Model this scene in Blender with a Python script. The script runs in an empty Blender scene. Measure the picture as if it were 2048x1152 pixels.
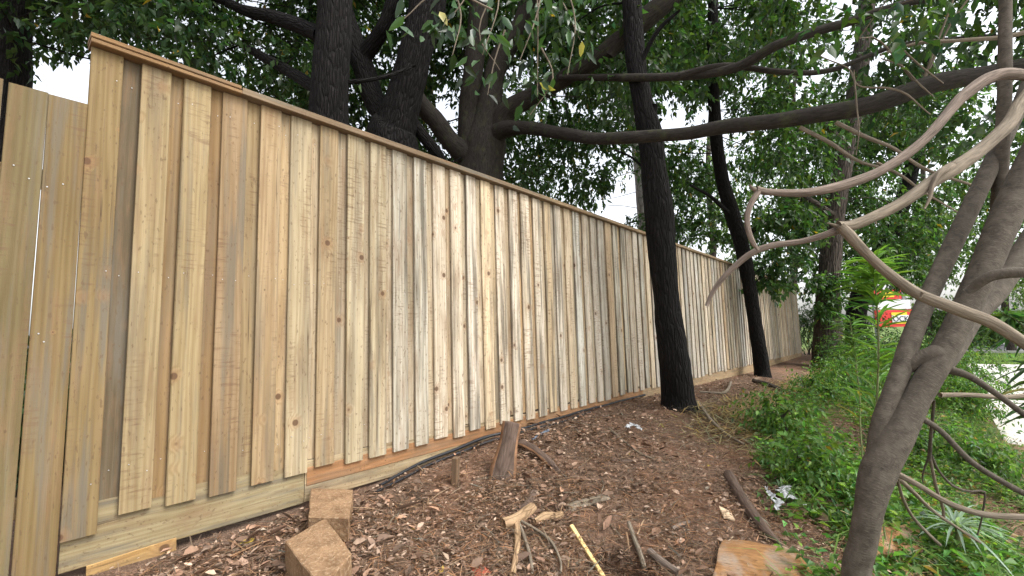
import bpy, math, random
import numpy as np
from mathutils import Vector, Matrix

random.seed(7)
RNG = np.random.default_rng(11)
R_ = math.radians
scene = bpy.context.scene
COL = scene.collection

# ------------------------------------------------------------------ camera
# world: X runs along the fence away from the camera, Y points at the fence, Z up, camera at the origin
F_PX, YAW, PITCH, ROLL = 910.0, R_(40.87), R_(5.77), R_(-1.62)
_fw = np.array([math.cos(YAW)*math.cos(PITCH), math.sin(YAW)*math.cos(PITCH), math.sin(PITCH)])
_r0 = np.array([math.sin(YAW), -math.cos(YAW), 0.0])
_u0 = np.cross(_r0, _fw)
_rt = math.cos(ROLL)*_r0 + math.sin(ROLL)*_u0
_up = -math.sin(ROLL)*_r0 + math.cos(ROLL)*_u0
cam_d = bpy.data.cameras.new('camera'); cam = bpy.data.objects.new('camera', cam_d); COL.objects.link(cam)
cam_d.sensor_width = 36.0; cam_d.lens = 36.0*F_PX/2048.0
cam_d.clip_start = 0.05; cam_d.clip_end = 1500.0
cam.matrix_world = Matrix(((_rt[0], _up[0], -_fw[0], 0), (_rt[1], _up[1], -_fw[1], 0), (_rt[2], _up[2], -_fw[2], 0), (0, 0, 0, 1)))
scene.camera = cam

# ------------------------------------------------------------------ sky and sun (bright overcast)
SUN_EL, SUN_AZ = R_(52), math.atan2(-0.85, 0.25)          # from the road side, a little ahead
world = bpy.data.worlds.new('World'); scene.world = world; world.use_nodes = True
wn = world.node_tree; wn.nodes.clear()
sky = wn.nodes.new('ShaderNodeTexSky'); sky.sky_type = 'NISHITA'; sky.sun_disc = False
sky.sun_elevation = SUN_EL; sky.sun_rotation = math.pi/2 - SUN_AZ
sky.air_density = 1.0; sky.dust_density = 4.0; sky.ozone_density = 1.0
hsv = wn.nodes.new('ShaderNodeHueSaturation'); hsv.inputs['Saturation'].default_value = 0.25
bg = wn.nodes.new('ShaderNodeBackground'); bg.inputs['Strength'].default_value = 0.15
wo = wn.nodes.new('ShaderNodeOutputWorld')
wn.links.new(sky.outputs[0], hsv.inputs['Color']); wn.links.new(hsv.outputs[0], bg.inputs[0]); wn.links.new(bg.outputs[0], wo.inputs[0])
sd = bpy.data.lights.new('sun', 'SUN'); sd.energy = 0.7; sd.angle = R_(30); sd.color = (1.0, 0.98, 0.94)
sun = bpy.data.objects.new('sun', sd); COL.objects.link(sun)
_sv = Vector((math.cos(SUN_EL)*math.cos(SUN_AZ), math.cos(SUN_EL)*math.sin(SUN_AZ), math.sin(SUN_EL)))
sun.rotation_euler = _sv.to_track_quat('Z', 'Y').to_euler()
scene.view_settings.view_transform = 'Standard'; scene.view_settings.look = 'None'
scene.view_settings.exposure = 1.6; scene.view_settings.gamma = 1.0
scene.view_settings.use_curve_mapping = False
scene.render.engine = 'CYCLES'
scene.cycles.max_bounces = 7; scene.cycles.diffuse_bounces = 4; scene.cycles.glossy_bounces = 2
scene.cycles.transmission_bounces = 4; scene.cycles.use_denoising = True
scene.cycles.caustics_reflective = False; scene.cycles.caustics_refractive = False

# ------------------------------------------------------------------ helpers
def ray(px, py):
    return _fw + _rt*((px-1024.0)/F_PX) + _up*((576.0-py)/F_PX)
def P(px, py, d):
    return ray(px, py)*d
def proj(p):
    p = np.asarray(p, float); z = p@_fw
    return 1024+F_PX*(p@_rt)/z, 576-F_PX*(p@_up)/z, z

def _h(ix, iy, iz):
    n = (ix*374761393 + iy*668265263 + iz*2147483647//7) & 0xffffffff
    n = ((n ^ (n >> 13))*1274126177) & 0xffffffff
    return ((n ^ (n >> 16)) & 0xffff)/65535.0
def vnoise(p):
    p = np.asarray(p, float); i = np.floor(p).astype(np.int64); f = p-i; f = f*f*(3-2*f)
    x, y, z = i[..., 0], i[..., 1], i[..., 2]; fx, fy, fz = f[..., 0], f[..., 1], f[..., 2]
    def c(a, b, d): return _h(x+a, y+b, z+d)
    l = lambda a, b, t: a+(b-a)*t
    return l(l(l(c(0,0,0), c(1,0,0), fx), l(c(0,1,0), c(1,1,0), fx), fy), l(l(c(0,0,1), c(1,0,1), fx), l(c(0,1,1), c(1,1,1), fx), fy), fz)
def fbm(p, o=4):
    s = 0; a = 0.5
    for k in range(o):
        s = s + a*vnoise(np.asarray(p)*2**k + 17.3*k); a *= 0.5
    return s

FX = np.array([-40, -2, .2, .55, 1.1, 1.5, 2.2, 2.7, 3.9, 5.2, 6.9, 9.7, 15, 25, 60.])
FZ = np.array([-.9, -.88, -.86, -.87, -.85, -.85, -.79, -.75, -.76, -.785, -.82, -.875, -.87, -.95, -1.1])
TT = np.array([-60, -4, 0, .3, .7, 1.1, 1.5, 2.0, 2.4, 2.9, 3.15, 4.2, 300.])
TZ = np.array([0, 0, 0, -.02, -.08, -.16, -.27, -.42, -.53, -.66, -.735, -.74, -.74])
def ground_z(X, Y):
    X = np.asarray(X, float); Y = np.asarray(Y, float); t = 2.4-Y
    w = np.clip((t-.5)/3.2, 0, 1)
    base = np.interp(X, FX, FZ)*(1-w) + (-.85)*w
    z = base + np.interp(t, TT, TZ)
    near = np.exp(-((X-2.5)/6)**2)*np.clip((t+.2)/.6, 0, 1)*np.clip((4.1-t)/.8, 0, 1)
    q = np.stack([X*1.3, Y*1.3, X*0], -1)
    z = z + near*(fbm(q, 3)-.45)*.16*np.clip(t/.8, 0, 1)
    z = z - .24*np.exp(-(((X-PIT[0])/.17)**2+((Y-PIT[1])/.13)**2))
    z = z + .06*np.exp(-(((X-4.55)/.5)**2+((Y-1.75)/.4)**2))
    return z
PIT = (99., 99.)
def gp(px, py, lift=0.0):
    d = ray(px, py); t = 0.4
    while t < 200:
        p = d*t
        if p[2] < float(ground_z(p[0], p[1]))+lift: break
        t += 0.01 if t < 6 else 0.05
    return d*t
_pp = gp(1235, 1120); PIT = (_pp[0], _pp[1])

# ---- objects
def link(o, parent=None):
    COL.objects.link(o)
    if parent is not None: o.parent = parent
    return o
def tag(o, label=None, cat=None, group=None, kind=None):
    if label: o['label'] = label
    if cat: o['category'] = cat
    if group: o['group'] = group
    if kind: o['kind'] = kind
    return o
def empty(name, loc, label=None, cat=None, group=None):
    o = bpy.data.objects.new(name, None); o.location = [float(v) for v in loc]; o.empty_display_size = .1
    COL.objects.link(o); return tag(o, label, cat, group)
def np_mesh(name, V, Fc, mat, smooth=False, attr=None, vec=None):
    """V (n,3); Fc (m,k) constant k; attr (n,3) colours; vec (n,3) vector attribute 'bark'"""
    V = np.asarray(V, np.float32); Fc = np.asarray(Fc, np.int32); k = Fc.shape[1]
    me = bpy.data.meshes.new(name); me.vertices.add(len(V)); me.vertices.foreach_set('co', V.ravel())
    me.loops.add(Fc.size); me.loops.foreach_set('vertex_index', Fc.ravel())
    me.polygons.add(len(Fc)); me.polygons.foreach_set('loop_start', np.arange(0, Fc.size, k, dtype=np.int32))
    me.polygons.foreach_set('loop_total', np.full(len(Fc), k, np.int32))
    if smooth: me.polygons.foreach_set('use_smooth', np.ones(len(Fc), bool))
    me.update(calc_edges=True)
    if attr is not None:
        a = me.attributes.new('col', 'FLOAT_COLOR', 'POINT')
        c = np.ones((len(V), 4), np.float32); c[:, :3] = attr; a.data.foreach_set('color', c.ravel())
    if vec is not None:
        a = me.attributes.new('bark', 'FLOAT_VECTOR', 'POINT'); a.data.foreach_set('vector', np.asarray(vec, np.float32).ravel())
    if mat is not None: me.materials.append(mat)
    return me
def mobj(name, me, parent=None, origin=None):
    o = bpy.data.objects.new(name, me)
    if origin is not None: o.location = [float(v) for v in origin]
    return link(o, parent)
def local(o, root):
    """put a world-space mesh under root without moving it"""
    o.parent = root; o.matrix_parent_inverse = Matrix.Translation(-Vector(root.location)); return o

# ------------------------------------------------------------------ materials
class NT:
    def __init__(self, name):
        self.m = bpy.data.materials.new(name); self.m.use_nodes = True
        self.t = self.m.node_tree; self.b = self.t.nodes['Principled BSDF']; self.out = self.t.nodes['Material Output']
    def n(self, ty, _in=None, **kw):
        nd = self.t.nodes.new('ShaderNode'+ty)
        for k, v in kw.items(): setattr(nd, k, v)
        for k, v in (_in or {}).items(): self.set(nd.inputs[k], v)
        return nd
    def set(self, sock, v):
        if isinstance(v, bpy.types.NodeSocket): self.t.links.new(v, sock)
        elif isinstance(v, bpy.types.Node): self.t.links.new(v.outputs[0], sock)
        else: sock.default_value = v
    def noise(self, vec, scale, detail=4, rough=.55, dist=0.0):
        return self.n('TexNoise', {'Vector': vec, 'Scale': scale, 'Detail': detail, 'Roughness': rough, 'Distortion': dist}).outputs['Fac']
    def mapr(self, v, a, b, c=0.0, d=1.0, smooth=False):
        return self.n('MapRange', {0: v, 1: a, 2: b, 3: c, 4: d}, interpolation_type='SMOOTHSTEP' if smooth else 'LINEAR').outputs[0]
    def math(self, op, a, b=0.0):
        return self.n('Math', {0: a, 1: b}, operation=op).outputs[0]
    def mix(self, fac, a, b, blend='MIX'):
        nd = self.n('Mix', data_type='RGBA', blend_type=blend)
        self.set(nd.inputs[0], fac); self.set(nd.inputs[6], a); self.set(nd.inputs[7], b); return nd.outputs[2]
    def vmul(self, v, s):
        return self.n('VectorMath', {0: v, 1: s}, operation='MULTIPLY').outputs[0]
    def vadd(self, v, s):
        return self.n('VectorMath', {0: v, 1: s}, operation='ADD').outputs[0]
    def bump(self, h, strength=.5, dist=.01):
        nd = self.n('Bump', {'Height': h, 'Strength': strength, 'Distance': dist}); self.set(self.b.inputs['Normal'], nd.outputs[0])
    def done(self, col=None, rough=.8, spec=.3):
        if col is not None: self.set(self.b.inputs['Base Color'], col)
        self.set(self.b.inputs['Roughness'], rough); self.set(self.b.inputs['Specular IOR Level'], spec); return self.m
def C4(r, g, b): return (r, g, b, 1.0)

def mat_wood(name, along='Z', knots=True):
    """rough sawn treated pine; tint in the object's colour (alpha = how much grey weathering)"""
    N = NT(name)
    oi = N.n('ObjectInfo'); tc = N.n('TexCoord')
    rnd = oi.outputs['Random']
    off = N.n('CombineXYZ', {0: N.math('MULTIPLY', rnd, 37.0), 1: N.math('MULTIPLY', rnd, 91.0), 2: N.math('MULTIPLY', rnd, 53.0)})
    if along == 'Z': co = tc.outputs['Object']
    else:
        sp = N.n('SeparateXYZ', {0: tc.outputs['Object']}); co = N.n('CombineXYZ', {0: sp.outputs[2], 1: sp.outputs[1], 2: sp.outputs[0]}).outputs[0]
    co = N.vadd(co, off)
    # knots: cells in x/z, grain bends round them
    kv = N.vmul(co, (12.0, 0.0, 20.0 if along == 'Z' else 9.0))
    vor = N.n('TexVoronoi', {'Vector': kv, 'Scale': 1.0, 'Randomness': 1.0}, feature='F1', voronoi_dimensions='3D')
    kd = vor.outputs['Distance']
    ksep = N.n('SeparateColor', {0: vor.outputs['Color']})
    kon = N.math('GREATER_THAN', ksep.outputs[0], 0.74)
    ksize = N.mapr(ksep.outputs[1], 0, 1, .04, .19)
    kn = N.math('MULTIPLY', N.mapr(N.math('DIVIDE', kd, ksize), .75, 1.15, 1, 0, True), kon)
    halo = N.math('MULTIPLY', N.mapr(N.math('DIVIDE', kd, ksize), .8, 3.2, 1, 0, True), kon)
    # grain
    lo = N.noise(N.vmul(co, (9.0, 9.0, .8)), 1.0, 3, .5)
    warp = N.math('ADD', N.math('MULTIPLY', lo, 1.6), N.math('MULTIPLY', halo, .35))
    sx = N.n('SeparateXYZ', {0: co})
    ring = N.math('SINE', N.math('MULTIPLY', N.math('ADD', N.math('MULTIPLY', sx.outputs[0], 9.0), warp), 26.0))
    ringm = N.mapr(ring, -1, 1, 0, 1)
    fine = N.noise(N.vmul(co, (260.0, 260.0, 5.0)), 1.0, 3, .6)
    mid = N.noise(N.vmul(co, (60.0, 60.0, 2.2)), 1.0, 4, .6)
    saw = N.noise(N.vmul(co, (14.0, 14.0, 190.0)), 1.0, 2, .5)
    base = oi.outputs['Color']
    g = N.math('ADD', N.math('MULTIPLY', ringm, .40), N.math('MULTIPLY', mid, .60))
    c = N.mix(N.mapr(g, .25, .85), N.mix(1.0, base, C4(.80, .75, .68), 'MULTIPLY'), N.mix(1.0, base, C4(1.08, 1.08, 1.08), 'MULTIPLY'))
    c = N.mix(N.math('MULTIPLY', N.mapr(fine, .48, .26), .62), c, C4(.15, .105, .06))
    # blotches: red brown tannin, grey green mould, saw burn
    rb = N.noise(N.vmul(co, (17.0, 17.0, 5.0)), 1.0, 5, .65)
    c = N.mix(N.math('MULTIPLY', N.mapr(rb, .50, .70), .62), c, C4(.20, .125, .07))
    gr = N.noise(N.vadd(N.vmul(co, (24.0, 24.0, 2.0)), (5.2, 1.1, 7.7)), 1.0, 5, .6)
    c = N.mix(N.math('MULTIPLY', N.mapr(gr, .60, .40, 0, 1), 0.0), c, C4(.2, .2, .15))
    c = N.mix(N.math('MULTIPLY', N.mapr(gr, .48, .62), N.math('ADD', .28, N.math('MULTIPLY', oi.outputs['Alpha'], .62))), c, C4(.130, .115, .088))
    sb = N.noise(N.vadd(N.vmul(co, (9.0, 9.0, 3.5)), (9.0, 3.0, 1.0)), 1.0, 3, .5)
    sbm = N.math('MULTIPLY', N.mapr(sb, .53, .62), N.mapr(saw, .52, .68))
    c = N.mix(N.math('MULTIPLY', sbm, .55), c, C4(.13, .075, .045))
    sp_ = N.noise(N.vmul(co, (90.0, 90.0, 60.0)), 1.0, 2, .5)
    c = N.mix(N.mapr(sp_, .63, .70, 0, .55), c, C4(.11, .07, .04))
    v2 = N.n('TexVoronoi', {'Vector': N.vmul(co, (24.0, 0.0, 30.0 if along == 'Z' else 18.0)), 'Scale': 1.0, 'Randomness': 1.0}, feature='F1'); k2 = N.n('SeparateColor', {0: v2.outputs['Color']})
    c = N.mix(N.math('MULTIPLY', N.math('MULTIPLY', N.mapr(v2.outputs['Distance'], .05, .13, 1, 0, True), N.math('GREATER_THAN', k2.outputs[0], .78)), .75), c, C4(.10, .06, .035))
    cr = N.noise(N.vadd(N.vmul(co, (75.0, 75.0, 3.0)), (1.0, 4.0, 2.0)), 1.0, 2, .5); crm = N.noise(N.vmul(co, (10.0, 10.0, 3.0)), 1.0, 2, .5)
    c = N.mix(N.math('MULTIPLY', N.mapr(cr, .66, .70), N.mapr(crm, .5, .6, 0, .7)), c, C4(.07, .045, .028))
    big = N.noise(N.vadd(N.vmul(co, (6.0, 6.0, 2.4)), (2.0, 8.0, 4.0)), 1.0, 4, .6)
    c = N.mix(1.0, c, N.mix(N.mapr(big, .32, .68), C4(.80, .77, .72), C4(1.05, 1.05, 1.05)), 'MULTIPLY')
    if knots:
        c = N.mix(N.math('MULTIPLY', halo, .35), c, C4(.26, .145, .07))
        c = N.mix(N.math('MULTIPLY', kn, .85), c, C4(.085, .045, .025))
    h = N.math('ADD', N.math('MULTIPLY', fine, .5), N.math('ADD', N.math('MULTIPLY', saw, .25), N.math('MULTIPLY', mid, .6)))
    N.bump(h, .45, .0035)
    return N.done(c, .82, .2)

def mat_bark(name, dark, light, su=26.0, sv=5.0, strength=.9, dist=.02, lent=False, moss=None, crk=.6):
    N = NT(name); at = N.n('Attribute', attribute_name='bark'); v = at.outputs['Vector']
    vv = N.vmul(v, (su, su, sv)); n1 = N.noise(vv, 1.0, 6, .65, .4)
    vo = N.n('TexVoronoi', {'Vector': N.vmul(v, (su*.9, su*.9, sv*.7)), 'Scale': 1.0}, feature='DISTANCE_TO_EDGE').outputs['Distance']
    crack = N.mapr(vo, 0, .22)
    big = N.noise(v, 3.0, 3, .5)
    h = N.math('ADD', N.math('MULTIPLY', n1, .7), N.math('MULTIPLY', crack, .0 if lent else crk))
    c = N.mix(N.mapr(n1, .3, .7), C4(*dark), C4(*light))
    c = N.mix(N.mapr(big, .4, .7, 0, .5), c, C4(*[x*.55 for x in light]))
    if not lent: c = N.mix(N.mapr(crack, 0, .5, crk*1.08, 0), c, C4(*[x*.45 for x in dark]))
    else:
        ln = N.noise(N.vmul(v, (55.0, 55.0, 260.0)), 1.0, 3, .6)
        c = N.mix(N.mapr(ln, .55, .70, 0, .38), c, C4(*[min(1, x*1.5) for x in light]))
        h = N.math('ADD', h, N.math('MULTIPLY', ln, .5))
    if moss:
        ms = N.noise(v, 9.0, 5, .65); c = N.mix(N.mapr(ms, .54, .70, 0, .6), c, C4(*moss))
    N.bump(h, strength, dist); return N.done(c, .9, .15)

def mat_leaf(name, trans=.45, rough=.45, spec=.35):
    N = NT(name); at = N.n('Attribute', attribute_name='col'); c = at.outputs['Color']
    N.set(N.b.inputs['Base Color'], c); N.b.inputs['Roughness'].default_value = rough; N.b.inputs['Specular IOR Level'].default_value = spec
    tr = N.n('BsdfTranslucent', {0: N.mix(1.0, c, C4(1.25, 1.35, .55), 'MULTIPLY')})
    mx = N.n('MixShader', {0: trans, 1: N.b.outputs[0], 2: tr.outputs[0]})
    N.t.links.new(mx.outputs[0], N.out.inputs[0]); return N.m

def mat_attr(name, rough=.9, spec=.15, nscale=40.0):
    N = NT(name); at = N.n('Attribute', attribute_name='col'); tc = N.n('TexCoord')
    n = N.noise(tc.outputs['Object'], nscale, 3, .6)
    c = N.mix(N.mapr(n, .3, .7, .35, 0), at.outputs['Color'], C4(.05, .032, .02)); N.bump(n, .4, .004); return N.done(c, rough, spec)

def mat_flat(name, col, rough=.6, spec=.3, nscale=30.0, var=.25, bump=.2, metal=0.0):
    N = NT(name); tc = N.n('TexCoord'); n = N.noise(tc.outputs['Object'], nscale, 4, .6)
    c = N.mix(N.mapr(n, .3, .7), C4(*[x*(1-var) for x in col]), C4(*[min(1, x*(1+var)) for x in col]))
    N.bump(n, bump, .004); N.b.inputs['Metallic'].default_value = metal; return N.done(c, rough, spec)

def mat_ground():
    N = NT('soil'); tc = N.n('TexCoord'); v = tc.outputs['Object']
    a = N.noise(v, 2.2, 5, .6); b = N.noise(v, 22.0, 5, .65); c_ = N.noise(v, 110.0, 4, .7)
    st = N.noise(N.vmul(v, (40, 160, 60)), 1.0, 3, .6)
    c = N.mix(N.mapr(b, .3, .7), C4(.075, .047, .033), C4(.18, .118, .083))
    c = N.mix(N.mapr(c_, .52, .7, 0, .75), c, C4(.33, .23, .16))
    c = N.mix(N.mapr(a, .48, .62, 0, .55), c, C4(.23, .125, .08))
    c = N.mix(N.mapr(st, .60, .72, 0, .45), c, C4(.27, .19, .12))
    gx_ = N.n('SeparateXYZ', {0: v}).outputs[0]
    c = N.mix(N.mapr(gx_, 17.0, 23.0), c, N.mix(b, C4(.07, .11, .03), C4(.14, .19, .06)))
    h = N.math('ADD', N.math('MULTIPLY', b, .9), N.math('ADD', N.math('MULTIPLY', c_, .45), N.math('MULTIPLY', st, .3)))
    N.bump(h, .9, .02); return N.done(c, .95, .1)
def mat_concrete():
    N = NT('concrete'); tc = N.n('TexCoord'); v = tc.outputs['Object']
    a = N.noise(v, .7, 5, .6); b = N.noise(v, 14.0, 4, .7)
    c = N.mix(N.mapr(a, .3, .7), C4(.40, .38, .35), C4(.56, .54, .50)); c = N.mix(N.mapr(b, .5, .75, 0, .35), c, C4(.30, .28, .25))
    N.bump(b, .3, .005); return N.done(c, .9, .2)

M = dict(
    wood=mat_wood('paling_pine'), wood_h=mat_wood('board_pine', 'X'),
    black_bark=mat_bark('black_bark', (.005, .0044, .0042), (.019, .0165, .0155), 42, 8, 1.0, .03),
    grey_bark=mat_bark('grey_bark', (.015, .0125, .011), (.048, .041, .034), 60, 14, .6, .010, moss=(.055, .062, .026), crk=.2),
    pale_bark=mat_bark('pale_bark', (.22, .21, .20), (.42, .40, .38), 12, 6, .3, .01),
    brown_bark=mat_bark('smooth_bark', (.044, .037, .029), (.118, .100, .078), 26, 22, .6, .007, lent=True),
    pink_bark=mat_bark('peeling_bark', (.085, .065, .051), (.26, .205, .165), 110, 9, .8, .006, crk=.25),
    tan_bark=mat_bark('dry_bark', (.095, .076, .055), (.26, .215, .16), 90, 10, .8, .006, crk=.2),
    furrow_bark=mat_bark('furrowed_bark', (.025, .020, .017), (.115, .095, .078), 26, 4, 1.0, .03),
    leaf=mat_leaf('leaf'), gloss_leaf=mat_leaf('broad_leaf', .30, .35, .45), litter=mat_attr('litter'), soil=mat_ground(), concrete=mat_concrete(),
    asphalt=mat_flat('asphalt', (.12, .12, .125), .9, .2, 60), block=None,
    cable=mat_flat('black_plastic', (.012, .013, .016), .45, .4, 40), conduit=mat_flat('blue_grey_conduit', (.10, .13, .17), .5, .4, 40),
    nail=mat_flat('galvanised', (.45, .45, .45), .5, .4, 200, .1, .1, .5), heart=mat_flat('heartwood', (.22, .12, .065), .85, .2, 14, .5, .6),
    fresh=mat_flat('fresh_timber', (.62, .46, .20), .8, .2, 12, .2, .3), plastic=mat_flat('white_plastic', (.42, .43, .44), .5, .3, 14, .2, .5),
    red=mat_flat('red_paint', (.62, .035, .03), .45, .4, 3, .1, .05), white=mat_flat('white_paint', (.8, .8, .8), .5, .3, 3, .06, .05),
    yellow=mat_flat('yellow_paint', (.80, .56, .03), .45, .4, 3, .08, .05), ink=mat_flat('dark_print', (.03, .025, .05), .6, .2, 3, .1, .02),
    pole=mat_flat('grey_metal', (.2, .2, .21), .5, .4, 30, .2, .1), tile=mat_flat('pale_tile', (.60, .45, .30), .7, .3, 30, .15, .2),
    brickred=mat_flat('red_brick', (.33, .09, .055), .9, .1, 20, .3, .6))

def mat_block():
    N = NT('sandstone'); tc = N.n('TexCoord'); v = tc.outputs['Object']
    a = N.noise(v, 9.0, 5, .65); b = N.noise(v, 70.0, 4, .65); sp = N.noise(v, 150.0, 2, .5)
    c = N.mix(N.mapr(a, .35, .65), C4(.16, .095, .052), C4(.29, .185, .105)); c = N.mix(N.mapr(b, .5, .7, 0, .5), c, C4(.43, .33, .22)); c = N.mix(N.mapr(sp, .62, .70, 0, .5), c, C4(.09, .055, .035))
    N.bump(N.math('ADD', b, a), .8, .008); return N.done(c, .95, .1)
M['block'] = mat_block()

# ------------------------------------------------------------------ shape builders
def catmull(pts, rad, step):
    pts = np.asarray(pts, float); rad = np.asarray(rad, float)
    if len(pts) == 2: pts = np.array([pts[0], (pts[0]+pts[1])/2, pts[1]]); rad = np.array([rad[0], (rad[0]+rad[1])/2, rad[1]])
    p = np.vstack([2*pts[0]-pts[1], pts, 2*pts[-1]-pts[-2]]); out = []; ro = []
    for i in range(len(pts)-1):
        a, b, c, d = p[i:i+4]; L = np.linalg.norm(c-b); n = max(2, int(L/step)+1)
        for k in range(n):
            t = k/n
            out.append(.5*((2*b)+(-a+c)*t+(2*a-5*b+4*c-d)*t*t+(-a+3*b-3*c+d)*t**3)); ro.append(rad[i]+(rad[i+1]-rad[i])*t)
    out.append(pts[-1]); ro.append(rad[-1]); return np.array(out), np.array(ro)
def tube_geo(pts, rad, seg=12, step=.05, rough=0.0, nfreq=6.0, crook=0.0, seed=0.0, cap=True):
    p, r = catmull(pts, rad, step); n = len(p)
    if crook:
        q = np.cumsum(np.r_[0, np.linalg.norm(np.diff(p, axis=0), axis=1)])
        for a in range(3): p[:, a] += crook*(vnoise(np.stack([q*3+seed, q*0+a*9.1, q*0+seed], -1))-.5)*np.sin(np.linspace(0, math.pi, n))
    T = np.gradient(p, axis=0); T /= np.linalg.norm(T, axis=1)[:, None]+1e-9
    a0 = np.cross(T[0], [0.31, .2, .93] if abs(T[0][2]) < .9 else [1, 0, 0]); a0 /= np.linalg.norm(a0)
    A = np.zeros_like(p); A[0] = a0
    for i in range(1, n):
        a = A[i-1]-T[i]*(A[i-1]@T[i]); A[i] = a/np.linalg.norm(a)
    B = np.cross(T, A); th = np.linspace(0, 2*math.pi, seg, endpoint=False)
    ln = np.cumsum(np.r_[0, np.linalg.norm(np.diff(p, axis=0), axis=1)])
    ct, st = np.cos(th), np.sin(th); rr = np.repeat(r[:, None], seg, 1)
    bk = np.stack([rr*ct, rr*st, np.repeat(ln[:, None], seg, 1)], -1)
    if rough:
        nn = fbm(bk*np.array([nfreq*3, nfreq*3, nfreq*.7])+seed, 3)-.45
        big = vnoise(bk*np.array([3, 3, 2.])+seed*1.7)-.5
        rr = rr*(1+rough*nn*2+rough*big*1.2)
    V = p[:, None]+rr[..., None]*(A[:, None]*ct[None, :, None]+B[:, None]*st[None, :, None])
    i = np.arange(n-1)[:, None]*seg; j = np.arange(seg)[None]; j2 = (j+1) % seg
    Fq = np.stack([i+j, i+j2, i+seg+j2, i+seg+j], -1).reshape(-1, 4)
    V = V.reshape(-1, 3); bk = bk.reshape(-1, 3)
    if cap:
        for e in (0, n-1):
            V = np.vstack([V, p[e]]); bk = np.vstack([bk, [0, 0, ln[e]]]); c = len(V)-1; o = e*seg
            jj = np.arange(seg); f = np.stack([np.full(seg, c), o+jj, o+(jj+1) % seg, np.full(seg, c)], -1)
            if e: f = f[:, [0, 2, 1, 3]]
            Fq = np.vstack([Fq, f])
    return V, Fq, bk
def fix_tris(Fq):   # quads whose last index repeats the first are triangles; keep them as tris
    t = Fq[:, 0] == Fq[:, 3]
    return [tuple(f[:3]) for f in Fq[t].tolist()], Fq[~t]
def tube(name, pts, rad, mat, root=None, seg=12, step=.05, rough=0.0, nfreq=6.0, crook=0.0, seed=0.0):
    V, Fq, bk = tube_geo(pts, rad, seg, step, rough, nfreq, crook, seed)
    tris, quads = fix_tris(Fq)
    Ft = np.vstack([quads[:, [0, 1, 2]], quads[:, [0, 2, 3]], np.array(tris).reshape(-1, 3)])
    org = np.asarray(root.location) if root is not None else V.mean(0)
    me = np_mesh(name, V-org, Ft, mat, True, vec=bk)
    return mobj(name, me, root, None if root is not None else org)
def px_path(lst):
    """(px, py, depth, width in photo pixels) -> points, radii"""
    q = np.array([(a, b) for a, b, d, w in lst], float); T = np.gradient(q, axis=0); T /= np.linalg.norm(T, axis=1)[:, None]+1e-9
    nrm = np.stack([-T[:, 1], T[:, 0]], -1); rv = q-np.array([1024., 576.]); rl = np.linalg.norm(rv, axis=1); k = (nrm*rv/(rl[:, None]+1e-9)).sum(1)**2
    st = np.sqrt(k*(1+np.minimum(rl/F_PX, 1.25)**2)+1-k)      # wide lens stretches round things away from the centre
    return [P(a, b, d) for a, b, d, w in lst], [w*.5*d/F_PX/st[i] for i, (a, b, d, w) in enumerate(lst)]

def box_geo(sx, sy, sz, bev=.002):
    """box centred on x/y, from z=0 up, chamfered long edges"""
    x, y = sx/2, sy/2; b = bev
    ring = [(-x+b, -y), (x-b, -y), (x, -y+b), (x, y-b), (x-b, y), (-x+b, y), (-x, y-b), (-x, -y+b)]
    V = [(a, c, 0) for a, c in ring]+[(a, c, sz) for a, c in ring]
    Fs = [tuple(range(7, -1, -1)), tuple(range(8, 16))]+[(i, (i+1) % 8, 8+(i+1) % 8, 8+i) for i in range(8)]
    return V, Fs
def box_mesh(name, sx, sy, sz, mat, bev=.002):
    V, Fs = box_geo(sx, sy, sz, bev); me = bpy.data.meshes.new(name); me.from_pydata(V, [], Fs); me.materials.append(mat); me.update(); return me
def hbox_mesh(name, L, sy, sz, mat, bev=.003):
    """board lying along +x from 0 to L, centred in y, z 0..sz"""
    V, Fs = box_geo(sz, sy, L, bev); V = [(c, b, a+sz/2) for a, b, c in V]
    Fs = [f[::-1] for f in Fs]
    me = bpy.data.meshes.new(name); me.from_pydata(V, [], Fs); me.materials.append(mat); me.update(); return me

def unit(v): return v/(np.linalg.norm(v, axis=-1, keepdims=True)+1e-9)
def rand_dirs(n): return unit(RNG.normal(size=(n, 3)))
def leaf_geo(Cn, D, Nn, L, W, simple=False, fold=.22, droop=.12):
    """folded leaves; returns verts, tris"""
    D = unit(D); S = unit(np.cross(D, Nn)); Nn = np.cross(S, D); L = L[:, None]; W = W[:, None]; n = len(Cn)
    dz = np.zeros((n, 3)); dz[:, 2] = -1
    b = Cn; t = Cn+D*L+dz*L*droop
    l = Cn+D*L*.42+S*W*.5+Nn*W*fold; r = Cn+D*L*.42-S*W*.5+Nn*W*fold
    i = np.arange(n)[:, None]
    if simple:
        V = np.stack([b, l, t, r], 1).reshape(-1, 3); Fc = np.concatenate([i*4+[[0, 1, 2]], i*4+[[0, 2, 3]]]); k = 4
    else:
        l2 = Cn+D*L*.72+S*W*.33+Nn*W*fold*.7+dz*L*droop*.5; r2 = Cn+D*L*.72-S*W*.33+Nn*W*fold*.7+dz*L*droop*.5
        l = Cn+D*L*.30+S*W*.46+Nn*W*fold; r = Cn+D*L*.30-S*W*.46+Nn*W*fold
        m = Cn+D*L*.5+dz*L*droop*.25
        V = np.stack([b, l, l2, t, r2, r, m], 1).reshape(-1, 3); k = 7
        Fc = np.concatenate([i*7+[list(f)] for f in ((0, 1, 6), (1, 2, 6), (2, 3, 6), (3, 4, 6), (4, 5, 6), (5, 0, 6))])
    return V, Fc, k
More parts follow.
